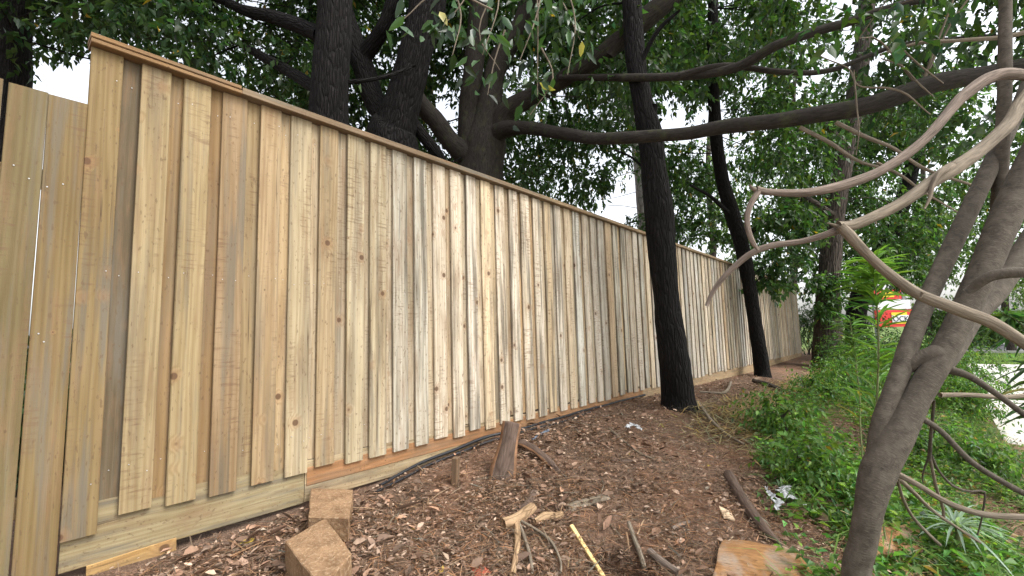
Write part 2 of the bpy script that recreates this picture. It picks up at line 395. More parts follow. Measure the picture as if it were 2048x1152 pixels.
def leaf_cols(n, k, base, var=.35, warm=None, warm_p=.02):
    base = np.asarray(base, float); s = np.exp(RNG.normal(0, var, n))[:, None]
    c = base*s; sh = RNG.normal(0, .14, n)[:, None]; c = c*(1+sh*np.array([1.3, .25, -.6]))
    if warm is not None:
        q = RNG.random(n) < warm_p; c[q] = np.asarray(warm)*np.exp(RNG.normal(0, .2, (q.sum(), 1)))
    return np.repeat(np.clip(c, .004, .9), k, 0)
def sprig_leaves(cent, rad, twigs, per, L, W, droop=.5):
    """twigs with alternate leaves inside balls round the given centres"""
    n = len(cent); nt = n*twigs
    c = np.repeat(cent, twigs, 0); R = np.repeat(rad, twigs)[:, None]
    o = rand_dirs(nt)*(RNG.random((nt, 1))**.45)*R*np.array([1.15, 1.15, .8]); base = c+o
    td = unit(unit(o)*.7+rand_dirs(nt)*.8+np.array([0, 0, -.35])); tl = RNG.uniform(.14, .34, nt)
    k = np.tile(np.arange(per), nt); tb = np.repeat(base, per, 0); d = np.repeat(td, per, 0); ll = np.repeat(tl, per)
    fr = (k+RNG.random(len(k))*.6)/per
    pos = tb+d*(ll*fr)[:, None]+np.array([0, 0, -.25])*(ll*fr*fr)[:, None]
    sidev = unit(np.cross(d, rand_dirs(len(k))))*np.where(k % 2, 1, -1)[:, None]
    ld = unit(d*.55+sidev*.8+np.array([0, 0, -droop])); nn = unit(np.array([0, 0, 1.])+rand_dirs(len(k))*.75)
    s = RNG.uniform(.7, 1.2, len(k)); return pos, ld, nn, L*s, W*s*RNG.uniform(.85, 1.15, len(k))
def foliage(name, cent, rad, twigs, per, L, W, base, mat, root, simple=True, var=.35, warm=(.30, .20, .03), warm_p=.006, droop=.5):
    a = sprig_leaves(np.asarray(cent), np.asarray(rad), twigs, per, L, W, droop)
    V, Fc, k = leaf_geo(*a, simple=simple); col = leaf_cols(len(a[0]), k, base, var, warm, warm_p)
    org = np.asarray(root.location); me = np_mesh(name, V-org, Fc, mat, False, attr=col)
    return mobj(name, me, root)
def twig_mesh(name, segs, mat, root, rad=.008):
    """many thin curved twigs in one mesh; segs = list of (start, end, radius)"""
    VV = []; FF = []; BB = []; o = 0
    for a, b, r in segs:
        a = np.asarray(a); b = np.asarray(b); m = (a+b)/2+RNG.normal(0, .10, 3)*np.linalg.norm(b-a)+np.array([0, 0, .04])
        V, Fq, bk = tube_geo([a, m, b], [r, r*.75, r*.35], 5, max(.08, np.linalg.norm(b-a)/7), cap=False)
        VV.append(V); FF.append(Fq+o); BB.append(bk); o += len(V)
    if not VV: return None
    V = np.vstack(VV); me = np_mesh(name, V-np.asarray(root.location), np.vstack(FF), mat, True, vec=np.vstack(BB)); ob = mobj(name, me, root); ob['kind'] = 'stuff'; return ob

# ================================================================== ground, path, road
def axis(spans):
    out = []
    for a, b, s in spans: out += list(np.arange(a, b, s))
    return np.array(out+[spans[-1][1]])
gx = axis([(-400, -60, 40), (-60, -6, 4), (-6, -.4, .25), (-.4, 4.2, .03), (4.2, 9, .08), (9, 20, .25), (20, 60, 2.5), (60, 500, 40)])
gy = axis([(-400, -60, 40), (-60, -6, 3), (-6, -1.6, .2), (-1.6, .4, .06), (.4, 2.5, .03), (2.5, 6, .25), (6, 60, 3), (60, 400, 40)])
GX, GY = np.meshgrid(gx, gy, indexing='ij'); GZ = ground_z(GX, GY)
_t = 2.4-GY; _m = np.exp(-((GX-3)/5)**2)*np.clip((_t-.02)/.3, 0, 1)*np.clip((3.9-_t)/.5, 0, 1)
GZ = GZ+_m*((fbm(np.stack([GX*9, GY*9, GX*0], -1), 4)-.45)*.055+(vnoise(np.stack([GX*30, GY*30, GX*0+3], -1))-.5)*.016)
nx, ny = len(gx), len(gy)
i = (np.arange(nx-1)[:, None]*ny+np.arange(ny-1)[None]).ravel()
gme = np_mesh('ground', np.stack([GX, GY, GZ], -1).reshape(-1, 3), np.stack([i, i+ny, i+ny+1, i+1], -1), M['soil'], True)
ground = tag(mobj('ground', gme), 'brown soil bank sloping down from the timber fence to the path', None, None, 'structure')

def sheet(name, poly, z, mat, label, res=None):
    me = bpy.data.meshes.new(name); n = len(poly)
    V = [(x, y, z) for x, y in poly]+[(x, y, z-.3) for x, y in poly]
    Fs = [tuple(range(n)), tuple(range(2*n-1, n-1, -1))]+[(k, n+k, n+(k+1) % n, (k+1) % n) for k in range(n)]
    me.from_pydata(V, [], Fs); me.materials.append(mat); me.update()
    o = mobj(name, me); tag(o, label, None, None, 'structure'); return o
ROADZ = float(ground_z(12, -3))+.012
sheet('concrete_path', [(-30, -12), (24, -12), (24, -1.5), (17, -1.15), (13, -.97), (9, -.82), (5, -.80), (1, -1.1), (-30, -1.6)], ROADZ, M['concrete'], 'pale concrete path beside the planted bank')
sheet('road', [(32, -60), (46, -60), (46, -1.), (32, -1.)], ROADZ+.004, M['asphalt'], 'grey road crossing beyond the grass verge')
kerb = sheet('kerb', [(31.8, -60), (32, -60), (32, -1.), (31.8, -1.)], ROADZ+.12, M['concrete'], 'concrete kerb between grass verge and road')

# ================================================================== fences
FY = 2.4
def topz(x): return 1.212-.0062*(x-.2)
def botz(x): return -.666-.0058*(x-.2)
fence = empty('timber_fence', (.216, FY, -.86), 'tall new lapped pine paling fence with a top cap, receding behind the tree trunks', 'fence')
fo = Vector(fence.location)
def fpart(name, me, x, y, z, col, rot=(0, 0, 0), scale=(1, 1, 1), parent=fence, org=None):
    o = bpy.data.objects.new(name, me); o.location = Vector((x, y, z))-(org or fo); o.rotation_euler = rot; o.scale = scale; o.color = col
    COL.objects.link(o); o.parent = parent; return o
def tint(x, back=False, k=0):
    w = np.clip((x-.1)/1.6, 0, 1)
    c0 = np.array([.24, .172, .082]); c1 = np.array([.495, .440, .340]); c = c0+(c1-c0)*w  # near end: browner wood, darkened further to stand in for vignetting
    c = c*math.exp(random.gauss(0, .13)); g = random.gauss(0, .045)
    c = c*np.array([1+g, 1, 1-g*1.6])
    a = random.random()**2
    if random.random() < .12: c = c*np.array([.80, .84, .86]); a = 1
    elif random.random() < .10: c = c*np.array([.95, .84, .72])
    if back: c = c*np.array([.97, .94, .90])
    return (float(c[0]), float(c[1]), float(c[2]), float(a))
PITCHX = .1594
pm = [box_mesh('paling', .106, .016, 1.0, M['wood'], .0025), box_mesh('paling', .102, .016, 1.0, M['wood'], .0015), box_mesh('paling', .109, .017, 1.0, M['wood'], .004)]
front_tint = {0: (.185, .135, .062, .9), 1: (.265, .208, .112, .2), 2: (.255, .197, .102, .5), 3: (.235, .168, .092, .7), 4: (.28, .206, .113, .3), 5: (.335, .275, .167, .15), 6: (.29, .222, .126, .5), 7: (.37, .314, .20, .2), 8: (.37, .315, .205, .5)}  # first boards: own wood tones, with vignetting darkness put into the colour
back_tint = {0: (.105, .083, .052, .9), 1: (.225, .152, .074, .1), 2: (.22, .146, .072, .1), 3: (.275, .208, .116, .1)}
nfront = 96
nailV = []; nailF = []
def add_nail(x, y, z, r=.0024):
    o = len(nailV); 
    for k in range(6): nailV.append((x+r*math.cos(k*1.047), y, z+r*math.sin(k*1.047)))
    for k in range(6): nailV.append((x+r*.7*math.cos(k*1.047), y-.0016, z+r*.7*math.sin(k*1.047)))
    nailF.extend([(o+k, o+6+k, o+6+(k+1) % 6, o+(k+1) % 6) for k in range(6)]); nailF.extend([(o+6, o+8, o+7, o+6), (o+6, o+9, o+8, o+6), (o+6, o+10, o+9, o+6), (o+6, o+11, o+10, o+6)])
for k in range(nfront):
    x = .216+PITCHX*k; j = random.uniform(-.006, .006) if k else 0
    xc = x+.053+j; zb = botz(x)+random.uniform(-.018, .014); zt = topz(x)-.004
    if k == 0: zb = botz(x)-.045
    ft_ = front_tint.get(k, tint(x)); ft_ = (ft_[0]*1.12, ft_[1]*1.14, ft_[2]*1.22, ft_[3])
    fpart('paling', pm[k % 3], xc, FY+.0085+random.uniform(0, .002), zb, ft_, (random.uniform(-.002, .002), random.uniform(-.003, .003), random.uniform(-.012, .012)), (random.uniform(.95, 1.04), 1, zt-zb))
    zb2 = botz(x)+random.uniform(.03, .055)
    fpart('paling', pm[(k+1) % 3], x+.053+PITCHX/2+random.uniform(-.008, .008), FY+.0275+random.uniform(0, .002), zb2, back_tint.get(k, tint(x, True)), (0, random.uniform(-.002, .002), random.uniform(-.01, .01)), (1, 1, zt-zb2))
    if k < 30:
        for hz in (-.50, .30, 1.10):
            for sx in (-.028, .028):
                if random.random() < .45: continue
                add_nail(xc+sx+random.uniform(-.008, .008), FY-.0004, hz+random.uniform(-.02, .02)+random.uniform(-.012, .012))
            add_nail(x+.053+PITCHX/2+random.uniform(-.008, .008), FY+.0188, hz+random.uniform(-.02, .02))
XE = .216+PITCHX*nfront+.05
# plinth boards (butt jointed), set in the plane of the back palings
pl = [(.222, 1.118, -.828, .235, (.27, .228, .137, .9)), (1.121, 2.70, -.830, .205, (.37, .30, .19, .35)), (2.703, 5.10, -.80, .15, (.40, .30, .185, .15)), (5.103, 7.5, -.845, .17, (.40, .30, .185, .15)), (7.503, 9.9, -.90, .19, (.40, .30, .185, .15)), (9.903, 12.3, -.91, .19, (.40, .30, .185, .15)), (12.303, XE, -.915, .18, (.40, .30, .185, .15))]
for a, b, z, h, c in pl:
    fpart('plinth_board', hbox_mesh('plinth_board', b-a, .03, h, M['wood_h']), a, FY+.0355, z, c, (0, .0058, 0))
# darker heartwood board lapped along the top of the plinth
for a, b, z, h, c in [(1.13, 2.69, -.752, .092, (.33, .175, .085, .05)), (2.71, 5.08, -.765, .10, (.36, .205, .105, .05))]:
    fpart('plinth_board', hbox_mesh('plinth_board', b-a, .022, h, M['wood_h']), a, FY+.0285, z, c, (0, .0058 if a > 2 else .004, 0))
fpart('plinth_board', hbox_mesh('plinth_board', .28, .02, .07, M['wood_h']), .30, FY+.028, -.895, (.40, .26, .11, .1), (0, -.03, 0))
# capping
fpart('capping_board', hbox_mesh('capping_board', .545, .10, .019, M['wood_h']), .206, FY+.012, topz(.2)+.0195, (.24, .148, .072, .15), (0, .0062, 0))
fpart('capping_board', hbox_mesh('capping_board', .548, .09, .0175, M['wood_h']), .208, FY+.010, topz(.2), (.25, .158, .08, .2), (0, .0062, 0))
xs = [.757, 3.15, 5.55, 7.95, 10.35, 12.75, XE+.02]
for a, b in zip(xs[:-1], xs[1:]):
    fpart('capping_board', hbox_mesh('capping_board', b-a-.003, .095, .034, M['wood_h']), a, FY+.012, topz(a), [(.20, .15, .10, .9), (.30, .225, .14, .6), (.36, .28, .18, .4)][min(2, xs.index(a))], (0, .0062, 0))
for hz in (-.50, .30, 1.10):
    fpart('rail', hbox_mesh('rail', XE-.3, .045, .07, M['wood_h']), .25, FY+.061, hz-.03, (.42, .30, .15, .2), (0, .006, 0))
for k in range(7):
    fpart('post', box_mesh('post', .10, .075, 2.15, M['wood'], .004), .5+2.4*k, FY+.126, -1.0-.013*k, (.38, .28, .15, .4))
me = bpy.data.meshes.new('nails'); me.from_pydata((np.array(nailV)-np.array(fo)).tolist(), [], [tuple(dict.fromkeys(f)) for f in nailF]); me.materials.append(M['nail'])
tag(mobj('nails', me, fence), kind='stuff')

old = empty('low_fence', (.09, FY, -.95), 'shorter weathered paling fence with gaps, butting the end of the tall fence', 'fence'); oo = Vector(old.location)
for x0, x1, zt, c in [(-.262, -.136, .975, (.17, .125, .06, .5)), (-.130, -.012, .972, (.17, .125, .06, .6)), (-.006, .0965, .966, (.15, .122, .062, 1.0)), (.1035, .2138, .962, (.175, .128, .060, .7))]:  # weathered tone, with the dimmer light at the left put into the colour
    fpart('paling', box_mesh('paling', x1-x0, .016, 1.0, M['wood'], .002), (x0+x1)/2, FY+.0085, -.99, c, (0, (.0035 if x0 > -.02 and x0 < .05 else 0), 0), (1, 1, zt+.99), old, oo)
for hz in (-.60, .60): fpart('rail', hbox_mesh('rail', .45, .045, .07, M['wood_h']), -.255, FY+.042, hz, (.3, .21, .11, .5), parent=old, org=oo)
nv = len(nailV); nailV.clear(); nailF.clear()
for x, z in [(.03, .66), (.07, .62), (.118, .60), (.03, -.02), (.14, .02), (.125, .05), (.16, .62)]: add_nail(x, FY-.0004, z, .003)
me = bpy.data.meshes.new('nails'); me.from_pydata((np.array(nailV)-np.array(oo)).tolist(), [], [tuple(dict.fromkeys(f)) for f in nailF]); me.materials.append(M['nail']); tag(mobj('nails', me, old), kind='stuff')

# ================================================================== trees
def to_ground(p, extra=.05):
    p = np.asarray(p, float); return np.array([p[0], p[1], float(ground_z(p[0], p[1]))-extra])
GAPS = [(120, 165, 70), (175, 205, 50), (290, 120, 55), (450, 140, 45), (515, 170, 25), (890, 215, 60), (905, 270, 45), (960, 240, 25), (745, 255, 30), (1345, 225, 75), (1410, 235, 60), (1240, 330, 45), (1290, 400, 40), (1090, 270, 30), (1240, 440, 60), (1500, 170, 40), (1420, 490, 40), (1560, 470, 40), (1690, 190, 35), (1940, 70, 35), (1860, 205, 25), (1640, 540, 30), (1940, 560, 50)]
def canopy(x0, y0, x1, y1, d0, d1, n, R=(.32, .5), thr=.40, fence_clip=False, gap=.85):
    out = []; rad = []; tries = 0
    while len(out) < n and tries < n*12:
        tries += 1
        px = random.uniform(x0, x1); py = random.uniform(y0, y1); d = random.uniform(d0, d1); p = P(px, py, d)
        if p[2] < .2 or p[2] > 7.5: continue
        if fence_clip and py > 88+.346*(px-185)+20: continue
        if fence_clip and p[1] < FY+.7: continue
        if vnoise((p*.9)[None])[0] < thr: continue
        r = random.uniform(*R)
        if any((px-a)**2+(py-b)**2 < (g*.65+r*F_PX/d*.45)**2 for a, b, g in GAPS) and random.random() < gap: continue
        out.append(p); rad.append(r)
    return np.array(out), np.array(rad)
def tree(name, label, trunk, bark, branches=(), regions=(), leaf=(.035, .062, .020), LW=(.105, .056), twigs=15, per=8, ground=True, group=None, rough=.10, seg=28, step=.05, crook=.0, mat='leaf', twigp=.5, flare=1.35, cat='tree', simple=True, var=.38):
    pts, rad = px_path(trunk)
    if ground:
        g = to_ground(pts[0]); 
        if np.linalg.norm(g-pts[0]) > .25: pts = [g, (g*.6+pts[0]*.4)]+pts; rad = [rad[0]*flare*1.1, rad[0]*flare]+rad
        else: pts = [g]+pts; rad = [rad[0]*flare]+rad
    root = empty(name, pts[0], label, cat, group)
    tube('trunk', pts, rad, bark, root, seg, step, rough, 6, crook, seed=random.uniform(0, 50))
    limb = list(catmull(pts, rad, .3)[0][2:])
    for br in branches:
        bp, brd = px_path(br); tube('branch', bp, brd, bark, root, 14, .06, rough*.8, 6, .03, seed=random.uniform(0, 50)); limb += list(catmull(bp, brd, .3)[0])
    limb = np.array(limb); CC = []; RR = []
    for rg in regions:
        c, r = canopy(*rg[0], **rg[1]); 
        if len(c): CC.append(c); RR.append(r)
    if CC:
        CC = np.vstack(CC); RR = np.hstack(RR)
        foliage('crown', CC, RR, twigs, per, LW[0], LW[1], leaf, M[mat], root, simple, var)
        segs = []
        for c, r in zip(CC, RR):
            if random.random() < twigp:
                dist = np.linalg.norm(limb-c, axis=1); q = limb[dist.argmin()]
                if dist.min() < 2.6: segs.append((q, c, random.uniform(.006, .014)))
            e = c+rand_dirs(1)[0]*r; segs.append((c-rand_dirs(1)[0]*r*.4, e, .004))
        twig_mesh('twigs', segs, bark, root)
    return root

FC = dict(fence_clip=True)
tree('shade_tree', 'dark tree behind the low fence, its trunk cut off by the picture corner', [(30, 40, 5.5, 75), (15, -150, 5.5, 70), (-20, -420, 5.6, 55)], M['black_bark'],
     regions=[((-320, -420, 380, 215, 4.6, 8.5, 185), dict(FC, thr=.30))], leaf=(.028, .060, .020))
tree('upright_tree', 'thick straight black-barked trunk rising right behind the fence', [(657, 300, 4.7, 84), (660, 180, 4.7, 78), (668, 60, 4.7, 72), (672, -120, 4.75, 66), (676, -400, 4.8, 55)], M['black_bark'],
     [[(640, 180, 4.75, 26), (590, 150, 5.0, 24), (520, 110, 5.4, 18), (480, 90, 5.8, 10)], [(640, 70, 4.75, 34), (570, 40, 5.0, 30), (490, 20, 5.4, 22), (380, -30, 6.0, 12)], [(685, 165, 4.7, 10), (770, 155, 4.8, 9), (830, 130, 5.0, 6)]],
     [((230, -420, 760, 330, 5.2, 9.5, 205), dict(FC, thr=.30))], leaf=(.034, .072, .022))
tree('leaning_tree', 'dark trunk leaning to the right behind the fence, flaring at its foot', [(785, 300, 5.3, 108), (795, 250, 5.3, 82), (812, 180, 5.3, 70), (835, 90, 5.3, 72), (855, 0, 5.35, 76), (875, -150, 5.4, 64), (900, -400, 5.6, 48)], M['black_bark'],
     [[(770, 240, 5.45, 44), (740, 180, 5.6, 42), (715, 95, 5.7, 40), (690, 20, 5.8, 34), (660, -120, 6.0, 24)], [(800, 215, 5.4, 28), (850, 280, 5.5, 26), (890, 335, 5.6, 22), (915, 400, 5.7, 20)], [(730, 110, 5.65, 36), (770, 50, 5.5, 32), (800, -40, 5.4, 26)]],
     [((560, -420, 1010, 350, 6.2, 10.5, 145), dict(FC, thr=.33))], leaf=(.033, .070, .022), rough=.13)
ficus = tree('spreading_tree', 'broad grey spreading tree with a long level limb reaching over the fence', [(958, 420, 6.0, 100), (962, 340, 6.0, 92), (970, 285, 6.0, 84), (976, 240, 6.0, 62), (984, 170, 6.0, 44), (1005, 110, 6.0, 42), (1050, 30, 6.0, 38), (1080, -120, 6.0, 38), (1120, -350, 6.1, 28)], M['grey_bark'],
     [[(985, 290, 5.95, 50), (1000, 262, 5.8, 38), (1050, 256, 5.4, 28), (1110, 264, 5.0, 26), (1200, 276, 4.4, 26), (1300, 272, 3.95, 26), (1420, 258, 3.6, 28), (1560, 240, 3.35, 31), (1700, 222, 3.2, 35), (1840, 178, 3.1, 36), (1960, 150, 3.05, 36), (2090, 128, 3.0, 42), (2400, 90, 3.1, 40)],
      [(1000, 262, 5.9, 50), (1015, 222, 5.8, 42), (1070, 190, 5.6, 36), (1140, 150, 5.3, 34), (1210, 105, 5.0, 38), (1290, 40, 4.8, 42), (1360, -30, 4.7, 42), (1500, -200, 4.7, 30)],
      [(945, 300, 6.0, 60), (938, 230, 6.0, 42), (945, 150, 5.9, 40), (955, 60, 5.9, 42), (960, -60, 5.9, 38), (950, -300, 6.0, 24)],
      [(950, 320, 6.0, 60), (905, 285, 5.9, 40), (870, 240, 5.8, 38), (835, 200, 5.7, 36), (800, 130, 5.7, 26)],
      [(1120, 155, 5.2, 12), (1200, 156, 4.8, 15), (1280, 155, 4.4, 17), (1400, 148, 4.1, 18), (1480, 130, 3.9, 20), (1560, 90, 3.7, 20), (1680, 50, 3.6, 18), (1780, 15, 3.5, 16), (1900, -10, 3.5, 12)],
      [(1360, 150, 4.15, 14), (1450, 132, 4.0, 14), (1560, 145, 3.9, 13), (1660, 140, 3.85, 11), (1800, 90, 3.8, 9), (1990, 70, 3.7, 7)],
      [(1220, 110, 4.95, 22), (1260, 40, 4.8, 26), (1275, -40, 4.7, 24)]],
     [((820, -420, 1420, 480, 6.4, 11.5, 250), dict(FC, thr=.32))], leaf=(.033, .070, .022), rough=.10, LW=(.115, .062))
tree('front_tree', 'black furrowed trunk standing in front of the fence on the soil mound', [(1354, 800, 4.55, 68), (1345, 700, 4.5, 60), (1332, 600, 4.5, 55), (1324, 500, 4.5, 54), (1318, 420, 4.5, 58), (1306, 330, 4.5, 50), (1300, 270, 4.5, 52), (1287, 215, 4.5, 42), (1274, 140, 4.55, 40), (1266, 50, 4.6, 40), (1262, -60, 4.6, 36), (1262, -300, 4.7, 26)], M['black_bark'],
     [[(1302, 245, 4.48, 16), (1308, 225, 4.45, 15), (1309, 208, 4.43, 12)], [(1280, 130, 4.5, 10), (1320, 60, 4.4, 8), (1360, 20, 4.3, 5)], [(1335, 380, 4.45, 7), (1270, 320, 4.6, 5), (1230, 300, 4.8, 4)]],
     [((1100, -460, 1620, 160, 4.6, 7.5, 115), dict(thr=.42))], leaf=(.038, .076, .024), rough=.13, seg=48, step=.025, flare=1.3)
tree('thin_dark_tree', 'slender dark trunk close against the fence halfway along', [(1524, 738, 8.3, 34), (1512, 660, 8.25, 30), (1500, 580, 8.2, 29), (1486, 500, 8.2, 30), (1465, 430, 8.2, 32), (1445, 360, 8.2, 28), (1432, 270, 8.2, 26), (1425, 100, 8.2, 24), (1430, -100, 8.2, 18)], M['black_bark'],
     [[(1470, 440, 8.2, 10), (1430, 400, 8.0, 8), (1380, 370, 7.8, 5)], [(1480, 480, 8.2, 9), (1540, 440, 8.0, 7), (1600, 430, 7.8, 4)]],
     [((1330, -200, 1660, 470, 7.5, 11.5, 150), dict(thr=.44)), ((1400, 420, 1600, 560, 7.4, 8.6, 12), dict(R=(.15, .28)))], leaf=(.040, .084, .025), LW=(.115, .065), flare=1.2)
tree('ivy_tree', 'furrowed trunk wrapped in creeper past the end of the fence', [(1656, 720, 10.4, 66), (1655, 640, 10.4, 56), (1658, 560, 10.3, 48), (1664, 480, 10.3, 44), (1672, 400, 10.3, 44), (1690, 300, 10.3, 42), (1708, 210, 10.3, 40), (1722, 120, 10.3, 38), (1740, -60, 10.4, 30)], M['furrow_bark'],
     [[(1690, 290, 10.2, 14), (1640, 240, 9.9, 12), (1580, 220, 9.5, 7)], [(1668, 430, 10.2, 12), (1600, 390, 9.8, 8), (1520, 380, 9.4, 5)]],
     [((1490, -200, 1860, 560, 10.2, 13.5, 185), dict(thr=.42)), ((1630, 520, 1700, 690, 9.8, 10.3, 9), dict(R=(.12, .22), gap=0))], leaf=(.042, .090, .026), LW=(.11, .06), flare=1.2)
tree('bent_tree', 'dark trunk leaning right among leaves behind the broken branches', [(1712, 640, 12.5, 42), (1728, 570, 12.5, 40), (1768, 490, 12.5, 38), (1796, 430, 12.5, 36), (1815, 370, 12.5, 34), (1840, 250, 12.5, 28), (1860, 100, 12.6, 20)], M['black_bark'],
     regions=[((1640, -100, 2150, 560, 10.5, 15.5, 200), dict(thr=.42))], leaf=(.060, .12, .030), LW=(.13, .07), twigs=16)
tree('pale_gum', 'pale smooth slender trunk seen far behind the fence beside the black trunk', [(1288, 470, 12.5, 22), (1282, 400, 12.5, 20), (1274, 300, 12.5, 20), (1262, 230, 12.5, 20), (1250, 120, 12.6, 16), (1240, -60, 12.7, 12)], M['pale_bark'],
     [[(1266, 250, 12.5, 12), (1235, 190, 12.6, 9), (1210, 130, 12.7, 6)]],
     [((1010, 120, 1400, 480, 11.5, 15, 50), dict(FC, thr=.46))], leaf=(.042, .078, .026), LW=(.10, .045), rough=.04)
# distant trees closing the view on the right
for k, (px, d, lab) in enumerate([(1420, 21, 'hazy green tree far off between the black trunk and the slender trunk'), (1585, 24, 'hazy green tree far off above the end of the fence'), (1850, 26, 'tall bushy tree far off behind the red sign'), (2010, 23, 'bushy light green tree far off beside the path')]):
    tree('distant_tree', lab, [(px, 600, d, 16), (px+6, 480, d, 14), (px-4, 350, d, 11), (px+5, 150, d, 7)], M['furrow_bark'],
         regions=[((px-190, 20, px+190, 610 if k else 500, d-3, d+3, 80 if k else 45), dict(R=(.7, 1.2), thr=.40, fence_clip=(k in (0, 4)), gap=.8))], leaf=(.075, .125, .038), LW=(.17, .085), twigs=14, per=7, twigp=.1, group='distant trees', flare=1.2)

# foreground tree on the right with its broken branches
fg = empty('leaning_street_tree', to_ground(P(1705, 1250, 1.55)), 'smooth brown forked tree leaning right in the foreground with dead broken branches', 'tree')
_b = np.asarray(fg.location)
def fg_part(lst, mat, name='branch', seg=16, rough=.06, step=.025, crook=.012, pre=None):
    pts, rad = px_path(lst)
    if pre is not None: pts = [pre]+pts; rad = [rad[0]*1.15]+rad
    return tube(name, pts, rad, mat, fg, seg, step, rough, 9, crook, seed=random.uniform(0, 60))
fg_part([(1712, 1170, 1.55, 66), (1726, 1090, 1.55, 62), (1740, 1020, 1.56, 64), (1757, 950, 1.58, 80), (1795, 874, 1.6, 80), (1838, 796, 1.62, 62), (1877, 728, 1.64, 63), (1911, 665, 1.66, 61), (1940, 600, 1.68, 63), (1984, 490, 1.71, 67), (2030, 390, 1.74, 69), (2110, 230, 1.8, 72), (2190, 40, 1.9, 62), (2260, -200, 2.1, 50)], M['brown_bark'], 'trunk', 40, .05, .02, .015, pre=_b)
fg_part([(1772, 975, 1.60, 30), (1756, 915, 1.61, 48), (1762, 850, 1.63, 46), (1778, 800, 1.65, 43), (1799, 748, 1.68, 45), (1819, 689, 1.71, 44), (1842, 631, 1.75, 42), (1868, 570, 1.80, 42), (1905, 490, 1.86, 42), (1945, 410, 1.92, 40), (1988, 320, 2.0, 38), (2035, 220, 2.1, 34), (2100, 60, 2.2, 28)], M['brown_bark'], seg=28)
fg_part([(1800, 738, 1.69, 34), (1835, 722, 1.67, 36), (1870, 712, 1.65, 46), (1895, 700, 1.65, 40)], M['brown_bark'], seg=20)
fg_part([(1990, 470, 1.95, 34), (1998, 400, 1.96, 36), (2004, 280, 1.98, 34), (2010, 140, 2.0, 32), (2010, 0, 2.05, 30), (2006, -200, 2.1, 24)], M['brown_bark'], seg=22)
fg_part([(1880, 735, 1.70, 46), (1905, 700, 1.76, 48), (1940, 640, 1.85, 50), (1990, 585, 1.92, 50), (2048, 500, 2.0, 50), (2130, 380, 2.1, 46)], M['brown_bark'], seg=24)
fg_part([(1935, 585, 1.60, 20), (1975, 555, 1.56, 22), (2020, 545, 1.53, 22), (2080, 545, 1.5, 22)], M['brown_bark'])
# dead branches
fg_part([(2140, 165, 1.78, 27.3), (2048, 152, 1.70, 22.7), (1995, 154, 1.66, 21.9), (1940, 190, 1.63, 22.7), (1850, 275, 1.58, 21.2), (1772, 337, 1.55, 21.2), (1700, 370, 1.53, 18.9), (1620, 387, 1.52, 16.6), (1545, 385, 1.52, 12.8), (1512, 380, 1.52, 15.1)], M['pink_bark'], rough=.20, crook=.03)
fg_part([(1519, 380, 1.52, 13.6), (1504, 415, 1.51, 12.8), (1499, 450, 1.50, 12.1), (1506, 482, 1.49, 12.1), (1517, 500, 1.48, 6.1)], M['pink_bark'], rough=.20, crook=.03, step=.012)
fg_part([(2150, 90, 1.80, 33.3), (2048, 192, 1.66, 28.8), (2012, 250, 1.60, 27.3), (1960, 300, 1.55, 25.7), (1905, 335, 1.52, 27.3), (1860, 362, 1.50, 24.2), (1800, 405, 1.48, 21.2), (1740, 436, 1.46, 19.7), (1700, 452, 1.45, 19.7), (1676, 455, 1.45, 22.7)], M['tan_bark'], rough=.20, crook=.03)
fg_part([(1905, 330, 1.50, 15.1), (1880, 345, 1.47, 15.1), (1865, 372, 1.46, 11.4), (1860, 395, 1.455, 9.1), (1849, 418, 1.45, 3.0)], M['tan_bark'], rough=.25, step=.012)
fg_part([(1690, 455, 1.46, 18.1), (1650, 472, 1.48, 13.6), (1600, 487, 1.51, 12.1), (1540, 497, 1.54, 12.1), (1495, 515, 1.56, 12.1), (1450, 553, 1.58, 11.4), (1425, 585, 1.59, 10.6), (1413, 612, 1.6, 8.4)], M['pink_bark'], rough=.20, crook=.03)
fg_part([(1680, 452, 1.44, 19.7), (1700, 470, 1.43, 24.2), (1745, 515, 1.41, 20.4), (1800, 565, 1.39, 22.7), (1850, 600, 1.37, 22.7), (1920, 628, 1.35, 23.5), (1985, 652, 1.33, 24.2), (2050, 690, 1.31, 24.2), (2150, 760, 1.3, 24.2)], M['tan_bark'], rough=.20, crook=.03)
for lst in ([(1768, 340, 1.55, 12), (1762, 330, 1.54, 9), (1754, 325, 1.53, 5)], [(1516, 382, 1.52, 12), (1506, 377, 1.52, 9), (1499, 370, 1.52, 4)], [(1684, 456, 1.45, 12), (1668, 450, 1.45, 7), (1655, 446, 1.45, 3)], [(1622, 384, 1.52, 8), (1618, 376, 1.515, 4)], [(1938, 192, 1.63, 10), (1932, 180, 1.62, 5)], [(1840, 594, 1.37, 11), (1846, 584, 1.36, 5)], [(1748, 432, 1.46, 9), (1752, 448, 1.45, 4)]):
    fg_part(lst, M['tan_bark'], seg=9, rough=.25, crook=0, step=.006)
